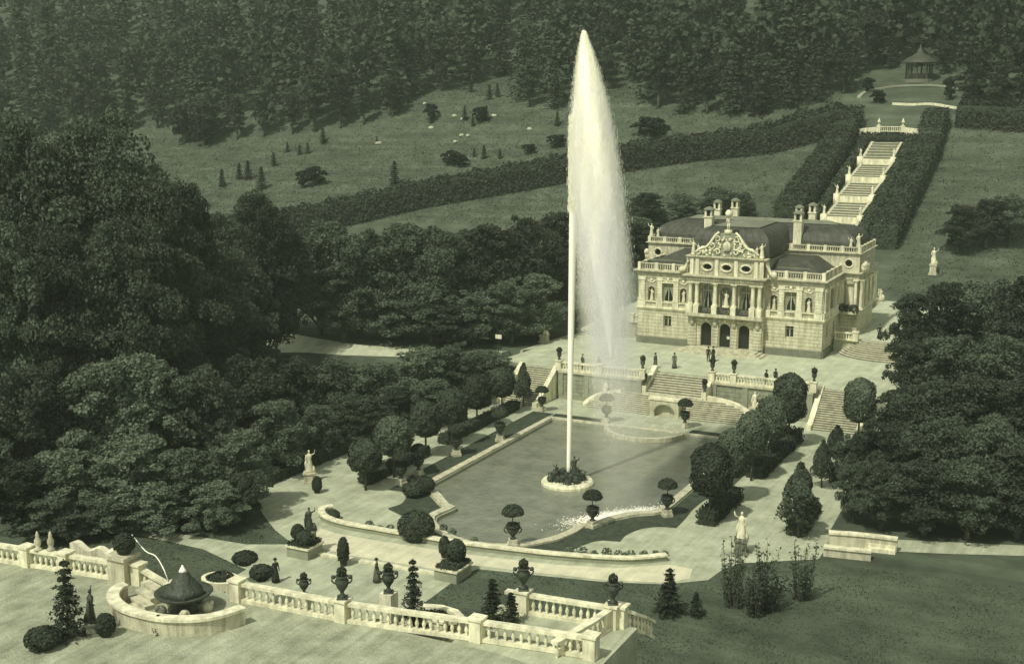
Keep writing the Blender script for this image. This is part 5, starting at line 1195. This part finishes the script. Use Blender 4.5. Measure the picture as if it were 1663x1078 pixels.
for u, v, zz, s, lab in [(556, 974, ZR + .17, 1.0, 'dark handled urn on the middle pier of the east foreground balustrade'), (631, 962, FZ - .2, 1.0, 'dark handled urn behind the east foreground balustrade'),
                         (846, 958, ZR + .15, 1.0, 'dark three-lobed urn on the first pier above the lawn slope'), (999, 980, ZR + .15, .95, 'dark three-lobed urn on the corner pier of the sloping return'), (494, 966, FZ + .2, .75, 'small dark urn low behind the east foreground balustrade')]:
    if u == 631: p = hit(u, v, zz + .0)
    elif u == 494: p = hit(u, v, zz)
    elif u == 846: p = Vector(r2(850, 962) + (0,))
    elif u == 999: p = Vector(e1 + (0,))
    else: p = Vector(bp[2] + (0,))
    place(fu, used, (p.x, p.y, zz), .5, (s, s, s), lab, 'dark ornamental urns of the foreground')
    if u in (631, 494): mb = MB(); mb.box(-.4, .4, -.4, .4, -1.4 - zz + FZ * 0 + 0, 0) if False else mb.box(-.38, .38, -.38, .38, -3.5, 0.02); tag(mb.build('urn_pedestal', 'stone_white', None, False, (p.x, p.y, zz)), 'plain white pedestal under the %s urn behind the balustrade' % ('large' if u == 631 else 'small'), 'pedestal')
# shrubs by the west path
dome('flat dark shrub by the ring bed on the west path', hit(398, 915, 1.5), .9, .9, seed=61); dome('round dark shrub next to the ring bed', hit(425, 940, 2.0), .8, 1.0, seed=62)
rb = hit(358, 942, 3.0); mb = MB(); mb.wall([(1.2 * math.cos(q), .9 * math.sin(q)) for q in [2 * PI * i / 20 for i in range(20)]], .25, -3, .2, closed=True); tag(mb.build('ring_bed', 'stone_white', None, False, (rb.x, rb.y, 3.0)), 'white-rimmed round flower bed behind the bastion', 'flower bed')
dome('dark planting inside the white-rimmed round bed', (rb.x, rb.y, 2.6), .95, .9, seed=63)
# dark statue and young conifers in front
st = statue('dark weathered statue in front of the west balustrade', hit(150, 1030, FZ), .7, 1.75, 2.4, 1, .3, 0, True); [c for c in st.children if c.name.startswith('figure')][0].data.materials[0] = MATS['bronze']
dome('dark shrub beside the weathered statue', hit(172, 1032, FZ), .5, 1.2, seed=71)
dome('wide dark shrub on the gravel beside the loose young fir', hit(70, 1052, FZ), .9, 1.1, seed=72)
yf = conifer_proto('young_fir', 4.2, 2.0, 4200, .12, 'leaf_spruce', 90, 10); used = []; tag(yf, 'x', 'tree')
for u, v, zz, s, sz, lab in [(112, 1034, FZ, 1.0, 1.0, 'loose young fir before the west foreground balustrade'), (672, 1012, FZ, .72, .86, 'dark pointed young fir before the east foreground balustrade'), (800, 1012, FZ, .75, .6, 'short young fir by the small oval bed'),
                             (1086, 998, 2.5, 1.0, .78, 'young fir growing on the dark lawn slope'), (1130, 1000, 3.0, .6, .4, 'tiny fir on the lawn slope'), (830, 1012, FZ, .6, .42, 'bushy little fir beside the urn pier'),
    (258, 1028, FZ, .35, .25, 'tiny fir at the foot of the bastion wall')]:
    place(yf, used, hit(u, v, zz) if u < 1000 else ter(u, v), random.random() * 6, (s, s, sz), lab, 'young firs of the foreground')
def spiky_shrub(label, loc, W_, H_, seed, m='leaf'):
    global rng
    rng = np.random.default_rng(seed); t = thing('broom_shrub', label, 'shrub', loc); mb = MB(); PP = []
    for k in range(38):
        a = rng.random() * 2 * PI; q = W_ / 2 * math.sqrt(rng.random()); h = H_ * (.4 + .7 * rng.random()); b = (math.cos(a) * q * .5, math.sin(a) * q * .5, -.1); e = (math.cos(a) * q, math.sin(a) * q, h)
        mb.tube([b, e], [.03, .01], 4); n = 26; s = rng.random(n) ** .8; PP.append(np.array(b) + (np.array(e) - np.array(b)) * s[:, None] + rng.normal(0, .09, (n, 3)))
    mb.build('stems', 'bark', t); P = np.concatenate(PP); link('foliage', quads(P, rng.normal(size=P.shape) + [0, 0, .5], .17 * (.6 + .8 * rng.random(len(P))), m, 'broom', .6), t)
for u, v, zz, W_, H_, lab in [(1192, 985, 1.0, 2.2, 4.6, 'upright feathery shrub in front of the east alley statue'), (1250, 990, 1.2, 2.4, 4.4, 'dark upright shrub, middle of the clump on the lawn edge'), (1300, 975, .8, 2.0, 3.8, 'upright shrub at the east end of the clump on the lawn edge'), (1225, 1000, 1.5, 1.8, 3.0, 'low feathery shrub at the foot of the clump')]:
    spiky_shrub(lab, ter(u, v), W_, H_, u, 'leaf_dark' if u in (1250, 1225) else 'leaf')
# stepped walls on the east
def lowwall(label, pix, zz, h, th=.5):
    p = [hit(u, v, zz) for u, v in pix]; t = thing('garden_wall', label, 'wall', (p[0].x, p[0].y, 0)); sp_ = [(q.x - p[0].x, q.y - p[0].y) for q in smoothpath(p, 4)]
    mb = MB(); mb.wall(sp_, th * .75, -.3, zz - .16); mb.build('wall_body', 'stone', t); mb = MB(); mb.wall(sp_, th * 1.2, zz - .16, zz); mb.build('coping', 'stone_white', t)
lowwall('upper white garden wall at the foot of the east wood', [(1346, 862), (1400, 866), (1458, 873)], 1.15, 1)
lowwall('lower white garden wall at the edge of the east lawn', [(1338, 885), (1375, 889), (1415, 893)], .8, 1)
drape_path('path', [(1345, 880), (1450, 878), (1700, 888), (1700, 905), (1540, 900), (1430, 896), (1345, 898)], 'gravel', .04)
mb = MB(); p = hit(1432, 889, .3); mb.box(-1.0, 1.0, -.4, .4, -.1, .3); mb.box(-1.0, 1.0, -.1, .4, .3, .55); tag(mb.build('garden_step', 'stone_white', None, False, (p.x, p.y, 0), R(8)), 'pair of white stone steps between the east garden walls', 'steps')

# ================================================================== CASCADE, PAVILION, BACKGROUND
cas = thing('cascade', 'long marble water cascade descending the slope behind the palace', 'cascade', (0, 196, 0)); W2 = 2.6
nf = 5; yA, yB = 198.0, 243.0; FL = (yB - yA) / nf
for f in range(nf):
    ya = yA + f * FL; za = zt(0, ya) + .25; zb = zt(0, ya + FL) + .25; rise = zb - za; wallh = .9
    mb = MB(); mb.box(-W2, W2, ya - 196 - .3, ya - 196 + .3, za - 1.5, za + wallh); mb.build('basin_wall', 'stone_white', cas)
    ns = 6; y0 = ya + .3
    for k in range(ns):
        q0 = y0 + (FL - .6) * k / ns; q1 = y0 + (FL - .6) * (k + 1) / ns; zz = za + wallh + (rise - wallh) * (k + 1) / ns - .05
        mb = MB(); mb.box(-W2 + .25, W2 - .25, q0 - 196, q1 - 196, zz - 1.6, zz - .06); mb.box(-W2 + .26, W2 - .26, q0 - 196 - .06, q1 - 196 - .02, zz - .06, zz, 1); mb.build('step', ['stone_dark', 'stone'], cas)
    for s in (-1, 1):
        mb = MB(); mb.wall([(s * W2, ya - 196 + .2), (s * W2, ya + FL - 196 - .2)], .5, lambda i: (za - 1, zb - 1)[i], lambda i: (za + wallh + .15, zb + .1)[i]); mb.build('side_wall', 'stone', cas)
        mb = MB(); mb.box(s * (W2 + .35) - .5, s * (W2 + .35) + .5, ya - 196 - .5, ya - 196 + .5, za - 1, za + 1.3); figure(mb, 1.5, 0, True, s, s * (W2 + .35), ya - 196, za + 1.3); mb.build('cascade_figure', 'stone_white', cas, True)
# wall and balustrade above the cascade
zc = zt(0, 246.5)
t = thing('grotto_wall', 'white wall with balustrade and two urns above the cascade head', 'wall', (0, 246, zc))
for s in (-1, 1):
    mb = MB(); mb.wall([(s * 2.2, 0), (s * 4.0, -.2), (s * 5.7, -.8)], .5, -2, lambda i: (.9, .7, .5)[i]); mb.build('wing_wall', 'stone_white', t)
    mb = MB(); mb.box(s * 2.2 - .35, s * 2.2 + .35, -.35, .35, -2, 1.2); mb.lathe([(.2, 1.2), (.1, 1.4), (.32, 1.8), (.2, 2.1), (.06, 2.5)], (s * 2.2, 0, 0), 8); mb.build('urn_pier', 'stone_white', t)
mb = MB(); mb.box(-2.2, 2.2, -.15, .15, .85, 1.0); mb.box(-2.2, 2.2, -.15, .15, 0, .15)
for k in range(12): mb.box(-2.05 + .36 * k, -1.95 + .36 * k, -.06, .06, .15, .85)
mb.build('balustrade', 'stone_white', t)
mb = MB(); mb.box(-2.2, 2.2, .1, .5, -3, 0.0); mb.build('grotto_face', 'stone_dark', t)
# hedged walks either side of the cascade
hedge('hedge_wall', 'tall clipped hedge walk along the west side of the cascade', [(-8.7, 206), (-8.5, 226), (-8.2, 249)], 4.6, 3.4, 28, .27, 'leaf_dark')
hedge('hedge_wall', 'tall clipped hedge walk along the east side of the cascade', [(8.2, 199), (8.0, 224), (7.8, 249)], 4.2, 3.4, 28, .27, 'leaf_dark')
hedge('hedge_wall', 'dark shrub border between the cascade steps and the east hedge walk', [(4.3, 199), (4.4, 222), (4.2, 243)], 1.6, 1.6, 30, .26, 'leaf')
hedge('hedge_wall', 'dark shrub border between the cascade steps and the west hedge walk', [(-4.5, 202), (-4.5, 222), (-4.3, 243)], 1.4, 1.3, 30, .26, 'leaf')
hedge('hedge_wall', 'dark clipped hedge across the head of the cascade below the white wall', [(-5.2, 244.3), (5.2, 244.3)], 1.6, .7, 30, .26, 'leaf_dark')
P1 = ter(1368, 212); P2 = ter(1130, 258); P3 = ter(920, 292); P4 = ter(700, 332); P5 = ter(500, 376)
hedge('hedge_wall', 'very long dark hedge line dividing the two meadows', [tuple(p[:2]) for p in (P1, P2, P3, P4, P5, ter(390, 398))], 3.8, 4.3, 18, .36, 'leaf_dark')
hedge('hedge_wall', 'dark hedge line east of the cascade on the upper slope', [(11.5, 250), (40, 247)], 4, 3.5, 18, .36, 'leaf_dark')
def kerb(label, pix, m='stone_white'):
    p = [ter(u, v) for u, v in pix]; sp_ = smoothpath(p, 4); o0 = p[0]; mb = MB(); mb.wall([(q.x - o0.x, q.y - o0.y) for q in sp_], .8, lambda i: zt(sp_[i].x, sp_[i].y) - o0.z - .3, lambda i: zt(sp_[i].x, sp_[i].y) - o0.z + .28)
    tag(mb.build('lawn_kerb', m, None, False, o0), label, 'kerb')
kerb('pale kerb curling round the west end of the pavilion lawn', [(1395, 160), (1402, 153), (1412, 149), (1440, 143), (1470, 140), (1520, 140), (1568, 147)], 'stone_grey')
kerb('white kerb along the front of the pavilion lawn', [(1450, 170), (1480, 171), (1512, 170), (1545, 175), (1588, 183)])
# pavilion
pz = ter(1492, 131); pv_ = thing('pavilion', 'round trellis garden pavilion with pointed roof on the hilltop', 'pavilion', pz)
mb = MB(); mb.lathe([(3.1, -.5), (3.1, .3)], n=16); mb.build('base', 'stone_dark', pv_)
for k in range(8): a = 2 * PI * k / 8; mb = MB(); mb.tube([(2.6 * math.cos(a), 2.6 * math.sin(a), .3), (2.6 * math.cos(a), 2.6 * math.sin(a), 3.6)], .16, 6); mb.build('post', 'bark', pv_)
for k in range(8):
    a = 2 * PI * (k + .5) / 8; mb = MB()
    for j in range(5): mb.box(-.85 + .42 * j - .04, -.85 + .42 * j + .04, -.03, .03, .3, 3.4 if k % 2 else 1.5); mb.box(-.9, .9, -.03, .03, .5 + .22 * j, .57 + .22 * j)
    mb.build('trellis_panel', 'bark', pv_, False, (2.45 * math.cos(a), 2.45 * math.sin(a), 0), a + PI / 2)
mb = MB(); mb.lathe([(3.7, 3.5), (3.6, 3.75), (2.6, 4.5), (1.5, 5.1), (.7, 5.6), (.5, 6.3), (.2, 6.6), (.05, 7.4)], n=16); mb.build('roof', 'roof', pv_, True)

# ================================================================== TREES
protos = [tree_proto('park_tree', 14, 10, 26000, .23, 'leaf', 101, .09, 22), tree_proto('park_tree', 14, 9, 24000, .22, 'leaf_light', 102, .09, 26), tree_proto('park_tree', 15, 9.5, 26000, .23, 'leaf_dark', 103, .09, 26, 'tall'),
          tree_proto('park_tree', 13, 11, 28000, .23, 'leaf', 104, .08, 30), tree_proto('tall_linden', 32, 18, 75000, .27, 'leaf', 105, .05, 60, 'dome'), tree_proto('tall_linden', 30, 17, 70000, .27, 'leaf', 106, .05, 64, 'dome')]
pdim = [(14, 10), (14, 9), (15, 9.5), (13, 11), (32, 18), (30, 17)]; pused = [[], [], [], [], [], []]
ADJ = ['rounded mid-toned', 'pale-leaved', 'dark upright', 'broad spreading', 'towering', 'towering broad']
for p in protos: tag(p, 'x', 'tree')
def by_pixels(u, vb, vt, wpx, k, label, group, vis=True):
    B = ter(u, vb); d = depth(B); s = FPX / d; H = (vb - vt) / s * 1.03; Wd = wpx / s; h0, w0 = pdim[k]
    place(protos[k], pused[k], B, random.random() * 6, (Wd / w0, Wd / w0, H / h0), label, group)
rnd = random.Random(5)
def batch(L_, label, group, ks=(0, 1, 2, 3)):
    for i, t in enumerate(L_): k = t[4] if len(t) > 4 else rnd.choice(ks); by_pixels(t[0], t[1], t[2], t[3], k, ADJ[k] + ' ' + label, group)
batch([(520, 545, 352, 130, 1), (585, 548, 372, 125, 0), (650, 548, 356, 135, 1), (718, 548, 366, 130, 3), (790, 545, 358, 130, 2), (850, 540, 348, 120, 0), (905, 522, 338, 110), (620, 520, 380, 120), (760, 520, 370, 120), (480, 540, 380, 120), (875, 552, 440, 100), (830, 560, 450, 100), (700, 560, 455, 120, 1), (560, 556, 420, 120, 1),
       (640, 552, 480, 120), (770, 562, 470, 110), (730, 565, 490, 100)], 'tree in the park wood behind the winding western path', 'trees behind the western path')
batch([(430, 600, 308, 150, 5), (365, 640, 334, 150, 4), (310, 680, 292, 150, 5), (395, 660, 420, 140, 0), (340, 700, 430, 160, 4), (450, 660, 575, 90), (420, 690, 585, 110)], 'tree between the tall lindens and the meadow', 'trees at the meadow corner')
batch([(190, 715, 170, 260, 4), (60, 730, 186, 220, 5), (-40, 740, 215, 200, 4), (275, 735, 290, 170, 5), (215, 760, 350, 190, 5), (110, 765, 350, 190, 4), (20, 780, 350, 180, 5)], 'linden in the dense western wood', 'tall lindens of the western wood')
batch([(480, 700, 578, 110), (545, 690, 580, 120), (612, 685, 582, 120, 1), (680, 672, 560, 110), (740, 660, 555, 110), (795, 640, 565, 100), (520, 745, 655, 90, 1), (590, 715, 640, 90), (650, 700, 625, 90), (450, 770, 640, 120), (400, 740, 570, 130), (700, 690, 610, 90), (560, 720, 640, 80),(835,620,575,70)], 'park tree between the western path and the hedge alley', 'trees along the hedge alley')
batch([(330, 790, 590, 150), (250, 800, 560, 160), (170, 810, 570, 160), (80, 820, 580, 170), (0, 830, 600, 160), (390, 830, 690, 120), (310, 850, 720, 130), (220, 855, 700, 150), (120, 860, 720, 150), (40, 870, 740, 140), (-30, 880, 700, 150), (350, 865, 780, 100), (260, 868, 790, 100), (170, 872, 800, 110), (90, 882, 800, 110), (400, 850, 760, 70)], 'tree of the low wood beside the west path', 'trees beside the west path')
batch([(1475, 628, 470, 90, 2), (1530, 620, 452, 120), (1600, 620, 450, 130), (1660, 640, 440, 130), (1478, 680, 545, 90), (1540, 690, 540, 130), (1620, 700, 540, 140), (1450, 740, 630, 100), (1500, 770, 610, 130), (1580, 780, 600, 150), (1660, 800, 600, 150), (1400, 800, 700, 85), (1445, 820, 680, 120), (1520, 840, 670, 140), (1600, 850, 670, 140), (1385, 850, 745, 75), (1430, 862, 740, 100), (1500, 872, 740, 130), (1570, 876, 740, 130), (1650, 876, 720, 140), (1720, 640, 440, 140, 3), (1740, 720, 540, 150, 0), (1760, 800, 590, 160, 2), (1730, 876, 700, 150, 3), (1820, 700, 480, 160, 0), (1830, 860, 660, 160, 2), (1900, 780, 540, 170, 3)], 'tree of the dense wood east of the gravel alley', 'trees of the east wood', (0, 2, 3))
batch([(1555, 412, 330, 70), (1600, 405, 322, 80), (1640, 400, 315, 80)], 'tree on the east slope lawn above the statues', 'trees on the east slope')
batch([(1050, 372, 312, 75), (1110, 362, 312, 60), (1165, 360, 304, 75), (1205, 358, 312, 50), (1035, 420, 350, 80), (1010, 440, 340, 80), (1060, 430, 360, 60)], 'tree on the meadow just behind the palace', 'bushy trees behind the palace')
# meadow trees
mf = conifer_proto('meadow_spruce', 4.0, 2.0, 1200, .26, 'leaf_spruce', 95); used = []; tag(mf, 'x', 'tree')
for u, v, hpx in [(361, 303, 28), (389, 291, 26), (403, 291, 30), (425, 308, 36), (445, 270, 22), (467, 247, 16), (487, 252, 16), (500, 250, 18), (641, 300, 38), (525, 233, 24), (755, 196, 22), (768, 205, 16), (790, 196, 24), (786, 258, 22), (770, 255, 14), (812, 258, 16), (795, 162, 24), (808, 158, 22), (765, 150, 20), (700, 200, 16), (1040, 218, 20), (1058, 215, 22), (1078, 220, 18), (905, 205, 22), (612, 232, 10), (638, 188, 18)]:
    B = ter(u, v); s = FPX / depth(B); H = hpx / s; place(mf, used, B, rnd.random() * 6, (H / 4 * 1.1, H / 4 * 1.1, H / 4), 'small dark spruce standing on the open meadow', 'spruces scattered over the meadow')
bs = tree_proto('meadow_bush', 3.0, 3.6, 1600, .3, 'leaf_spruce', 97, trunk_h=.05, nl=9); bused = []; tag(bs, 'x', 'bush')
for u, v, wpx, hpx in [(510, 302, 44, 24), (492, 306, 26, 22), (735, 268, 40, 18), (700, 196, 30, 20), (780, 200, 30, 20), (1055, 222, 70, 24), (750, 272, 30, 16), (860, 250, 30, 12), (905, 240, 40, 16), (330, 238, 50, 40), (300, 232, 70, 48), (1230, 190, 50, 30), (1410, 150, 24, 18), (1425, 168, 30, 16), (1540, 165, 22, 30)]:
    B = ter(u, v); s = FPX / depth(B); place(bs, bused, B, rnd.random() * 6, (wpx / s / 3.9, wpx / s / 3.9, hpx * 1.35 / s / 3.0), 'low rounded bush on the open meadow', 'bushes on the meadow')
mb = MB(); mb.ball((0, 0, .2), (.9, .6, .5), 7, 5); rk = mb.mesh('rock', 'rock')
for i, (u, v) in enumerate([(738, 190), (752, 195), (790, 193), (802, 190), (750, 222), (760, 222), (700, 210), (615, 235), (690, 170), (860, 212), (800, 160), (740, 232)]):
    tag(link('meadow_rock', rk, None, ter(u, v), i, (.7 + .1 * (i % 4), .8, .8)), 'pale boulder lying on the open meadow', 'rock', 'boulders on the meadow')
# ------------------------------------------------------------------ the forested hillside
EU = [-400, 0, 200, 290, 340, 400, 500, 580, 648, 655, 750, 826, 830, 915, 1000, 1038, 1042, 1090, 1200, 1300, 1380, 1400, 1440, 1470, 1515, 1535, 1542, 1600, 2100]
EV = [230, 225, 215, 205, 235, 225, 215, 205, 188, 160, 142, 120, 172, 178, 140, 134, 165, 184, 187, 172, 150, 116, 112, 110, 110, 125, 168, 190, 200]
fp = [tree_proto('forest_tree', 15, 8.5, 3600, .5, 'leaf_far', 110, trunk_h=.12, nl=14), tree_proto('forest_tree', 16, 7.5, 3600, .5, 'leaf_far', 111, trunk_h=.12, shape='tall', nl=16), conifer_proto('forest_spruce', 17, 6.5, 3200, .5, 'leaf_far', 112, 13)]
for p in fp: tag(p, 'x', 'tree')
fus = [[], [], []]; PPf = []; spots = []
u = -330.0
while u < 1990:
    v = float(np.interp(u, EU, EV)); B = ter(u, v); dr = Vector((B.x - CAM.x, B.y - CAM.y)).normalized(); s = FPX / depth(B)
    spots.append((u, B, dr)); u += 36 + rnd.random() * 12
base = {}
rows = []
for (u, B, dr) in spots:
    k = rnd.choice((0, 0, 1, 2)); q = .55 + .4 * rnd.random()
    if 1430 < u < 1540: q *= .6
    place(fp[k], fus[k], B, rnd.random() * 6, (q * 1.05, q * 1.05, q), ('broadleaf tree at the edge of the hillside forest', 'narrow tree at the edge of the hillside forest', 'spruce at the edge of the hillside forest')[k], ('broadleaf trees of the forest edge', 'narrow trees of the forest edge', 'spruces of the forest edge')[k])
    d = 5.0
    while d < 215:
        jx = rnd.uniform(-2.5, 2.5); x = B.x + dr.x * d + dr.y * jx; y = B.y + dr.y * d - dr.x * jx
        rows.append((x, y, rnd.random(), rnd.random() * 6, rnd.choice((0, 0, 1, 2, 2)))); d += 6.5 + rnd.random() * 3 + d * .02
# one mass: every far crown is real geometry inside one mesh
cores = []
for k in range(3):
    me = [c for c in fp[k].children if c.name.startswith('crown')][0].data; n = len(me.vertices); co = np.empty(n * 3, np.float32); me.vertices.foreach_get('co', co); cores.append(co.reshape(-1, 4, 3))
VV = []; rg = np.random.default_rng(77)
for (x, y, q, rz, k) in rows:
    C_ = cores[k]; sel = rg.choice(len(C_), 520, replace=False); c_ = C_[sel].astype(np.float64)
    cen = c_.mean(1, keepdims=True); c_ = cen + (c_ - cen) * 1.7
    s = (.6 + .75 * q ** 1.5) * (1.12 if k == 2 else 1); cs, sn = math.cos(rz), math.sin(rz); X = (c_[..., 0] * cs - c_[..., 1] * sn) * s + x; Y = (c_[..., 0] * sn + c_[..., 1] * cs) * s + y
    VV.append(np.stack([X, Y, c_[..., 2] * s + zt(x, y)], -1))
VV = np.concatenate(VV); n = len(VV); me = bpy.data.meshes.new('forest'); me.vertices.add(4 * n); me.vertices.foreach_set('co', VV.reshape(-1).astype(np.float32)); me.loops.add(4 * n); me.loops.foreach_set('vertex_index', np.arange(4 * n, dtype=np.int32))
me.polygons.add(n); me.polygons.foreach_set('loop_start', np.arange(0, 4 * n, 4, dtype=np.int32)); me.polygons.foreach_set('loop_total', np.full(n, 4, dtype=np.int32)); me.materials.append(MATS['leaf_far']); me.update(calc_edges=True)
tag(link('forest', me), 'dense dark forest covering the hillside behind the meadow', 'forest', None, 'stuff')
print('forest trees', len(rows), 'quads', n)

# ------------------------------------------------------------------ grass that can be told from the ground
def tufts(name, n, region, ok, sz, m, label):
    rg = np.random.default_rng(n); x = rg.uniform(region[0], region[1], n); y = rg.uniform(region[2], region[3], n)
    k = np.array([ok(a, b) for a, b in zip(x, y)]); x = x[k]; y = y[k]; n = len(x)
    clump = .5 + .5 * np.sin(x * .8 + np.sin(y * .5) * 2) * np.sin(y * .9 + 1); h = sz * (.4 + .9 * rg.random(n)) * (.6 + .6 * clump); th = rg.random(n) * PI; w_ = sz * .6 * (.5 + rg.random(n))
    z0 = np.array([zt(a, b) for a, b in zip(x, y)]) - .02; ax = np.stack([np.cos(th), np.sin(th), np.zeros(n)], 1) * w_[:, None]; B = np.stack([x, y, z0], 1); T = np.stack([rg.normal(0, .5, n) * h, rg.normal(0, .5, n) * h, h], 1)
    V = np.stack([B - ax, B + ax, B + ax * .5 + T, B - ax * .5 + T], 1); me = bpy.data.meshes.new(name); me.vertices.add(4 * n); me.vertices.foreach_set('co', V.reshape(-1).astype(np.float32)); me.loops.add(4 * n); me.loops.foreach_set('vertex_index', np.arange(4 * n, dtype=np.int32))
    me.polygons.add(n); me.polygons.foreach_set('loop_start', np.arange(0, 4 * n, 4, dtype=np.int32)); me.polygons.foreach_set('loop_total', np.full(n, 4, dtype=np.int32)); me.materials.append(MATS[m]); me.update(calc_edges=True)
    tag(link(name, me), label, 'grass', None, 'stuff')
outp = [tuple(p) for p in outer]
tufts('grass', 150000, (-26, 62, 51.8, 97), lambda a, b: not inside(a, b, outp) and not (a < 25 and b < 58 and a > 12) and not (a > 23 and b > 88.5 + .12 * (a - 24)), .075, 'lawn', 'short rough grass of the near lawns and slope')
tufts('grass', 90000, (-190, -12, 200, 285), lambda a, b: True, .19, 'grass', 'rough meadow grass below the forest')
tufts('grass', 26000, (11, 60, 186, 262), lambda a, b: True, .18, 'grass', 'rough grass of the slope east of the cascade')
# ------------------------------------------------------------------ the air of the valley
mb = MB(); mb.box(-775, 375, -75, 535, -2.2, 186)
hz = bpy.data.materials.new('haze'); hz.use_nodes = True; N = hz.node_tree.nodes; N.clear(); ho = N.new('ShaderNodeOutputMaterial'); hv = N.new('ShaderNodeVolumePrincipled')
hv.inputs['Color'].default_value = (.86, 1.0, .82, 1); hv.inputs['Density'].default_value = .0002; hz.node_tree.links.new(hv.outputs[0], ho.inputs['Volume']); MATS['haze'] = hz
tag(mb.build('haze', 'haze'), kind='stuff')
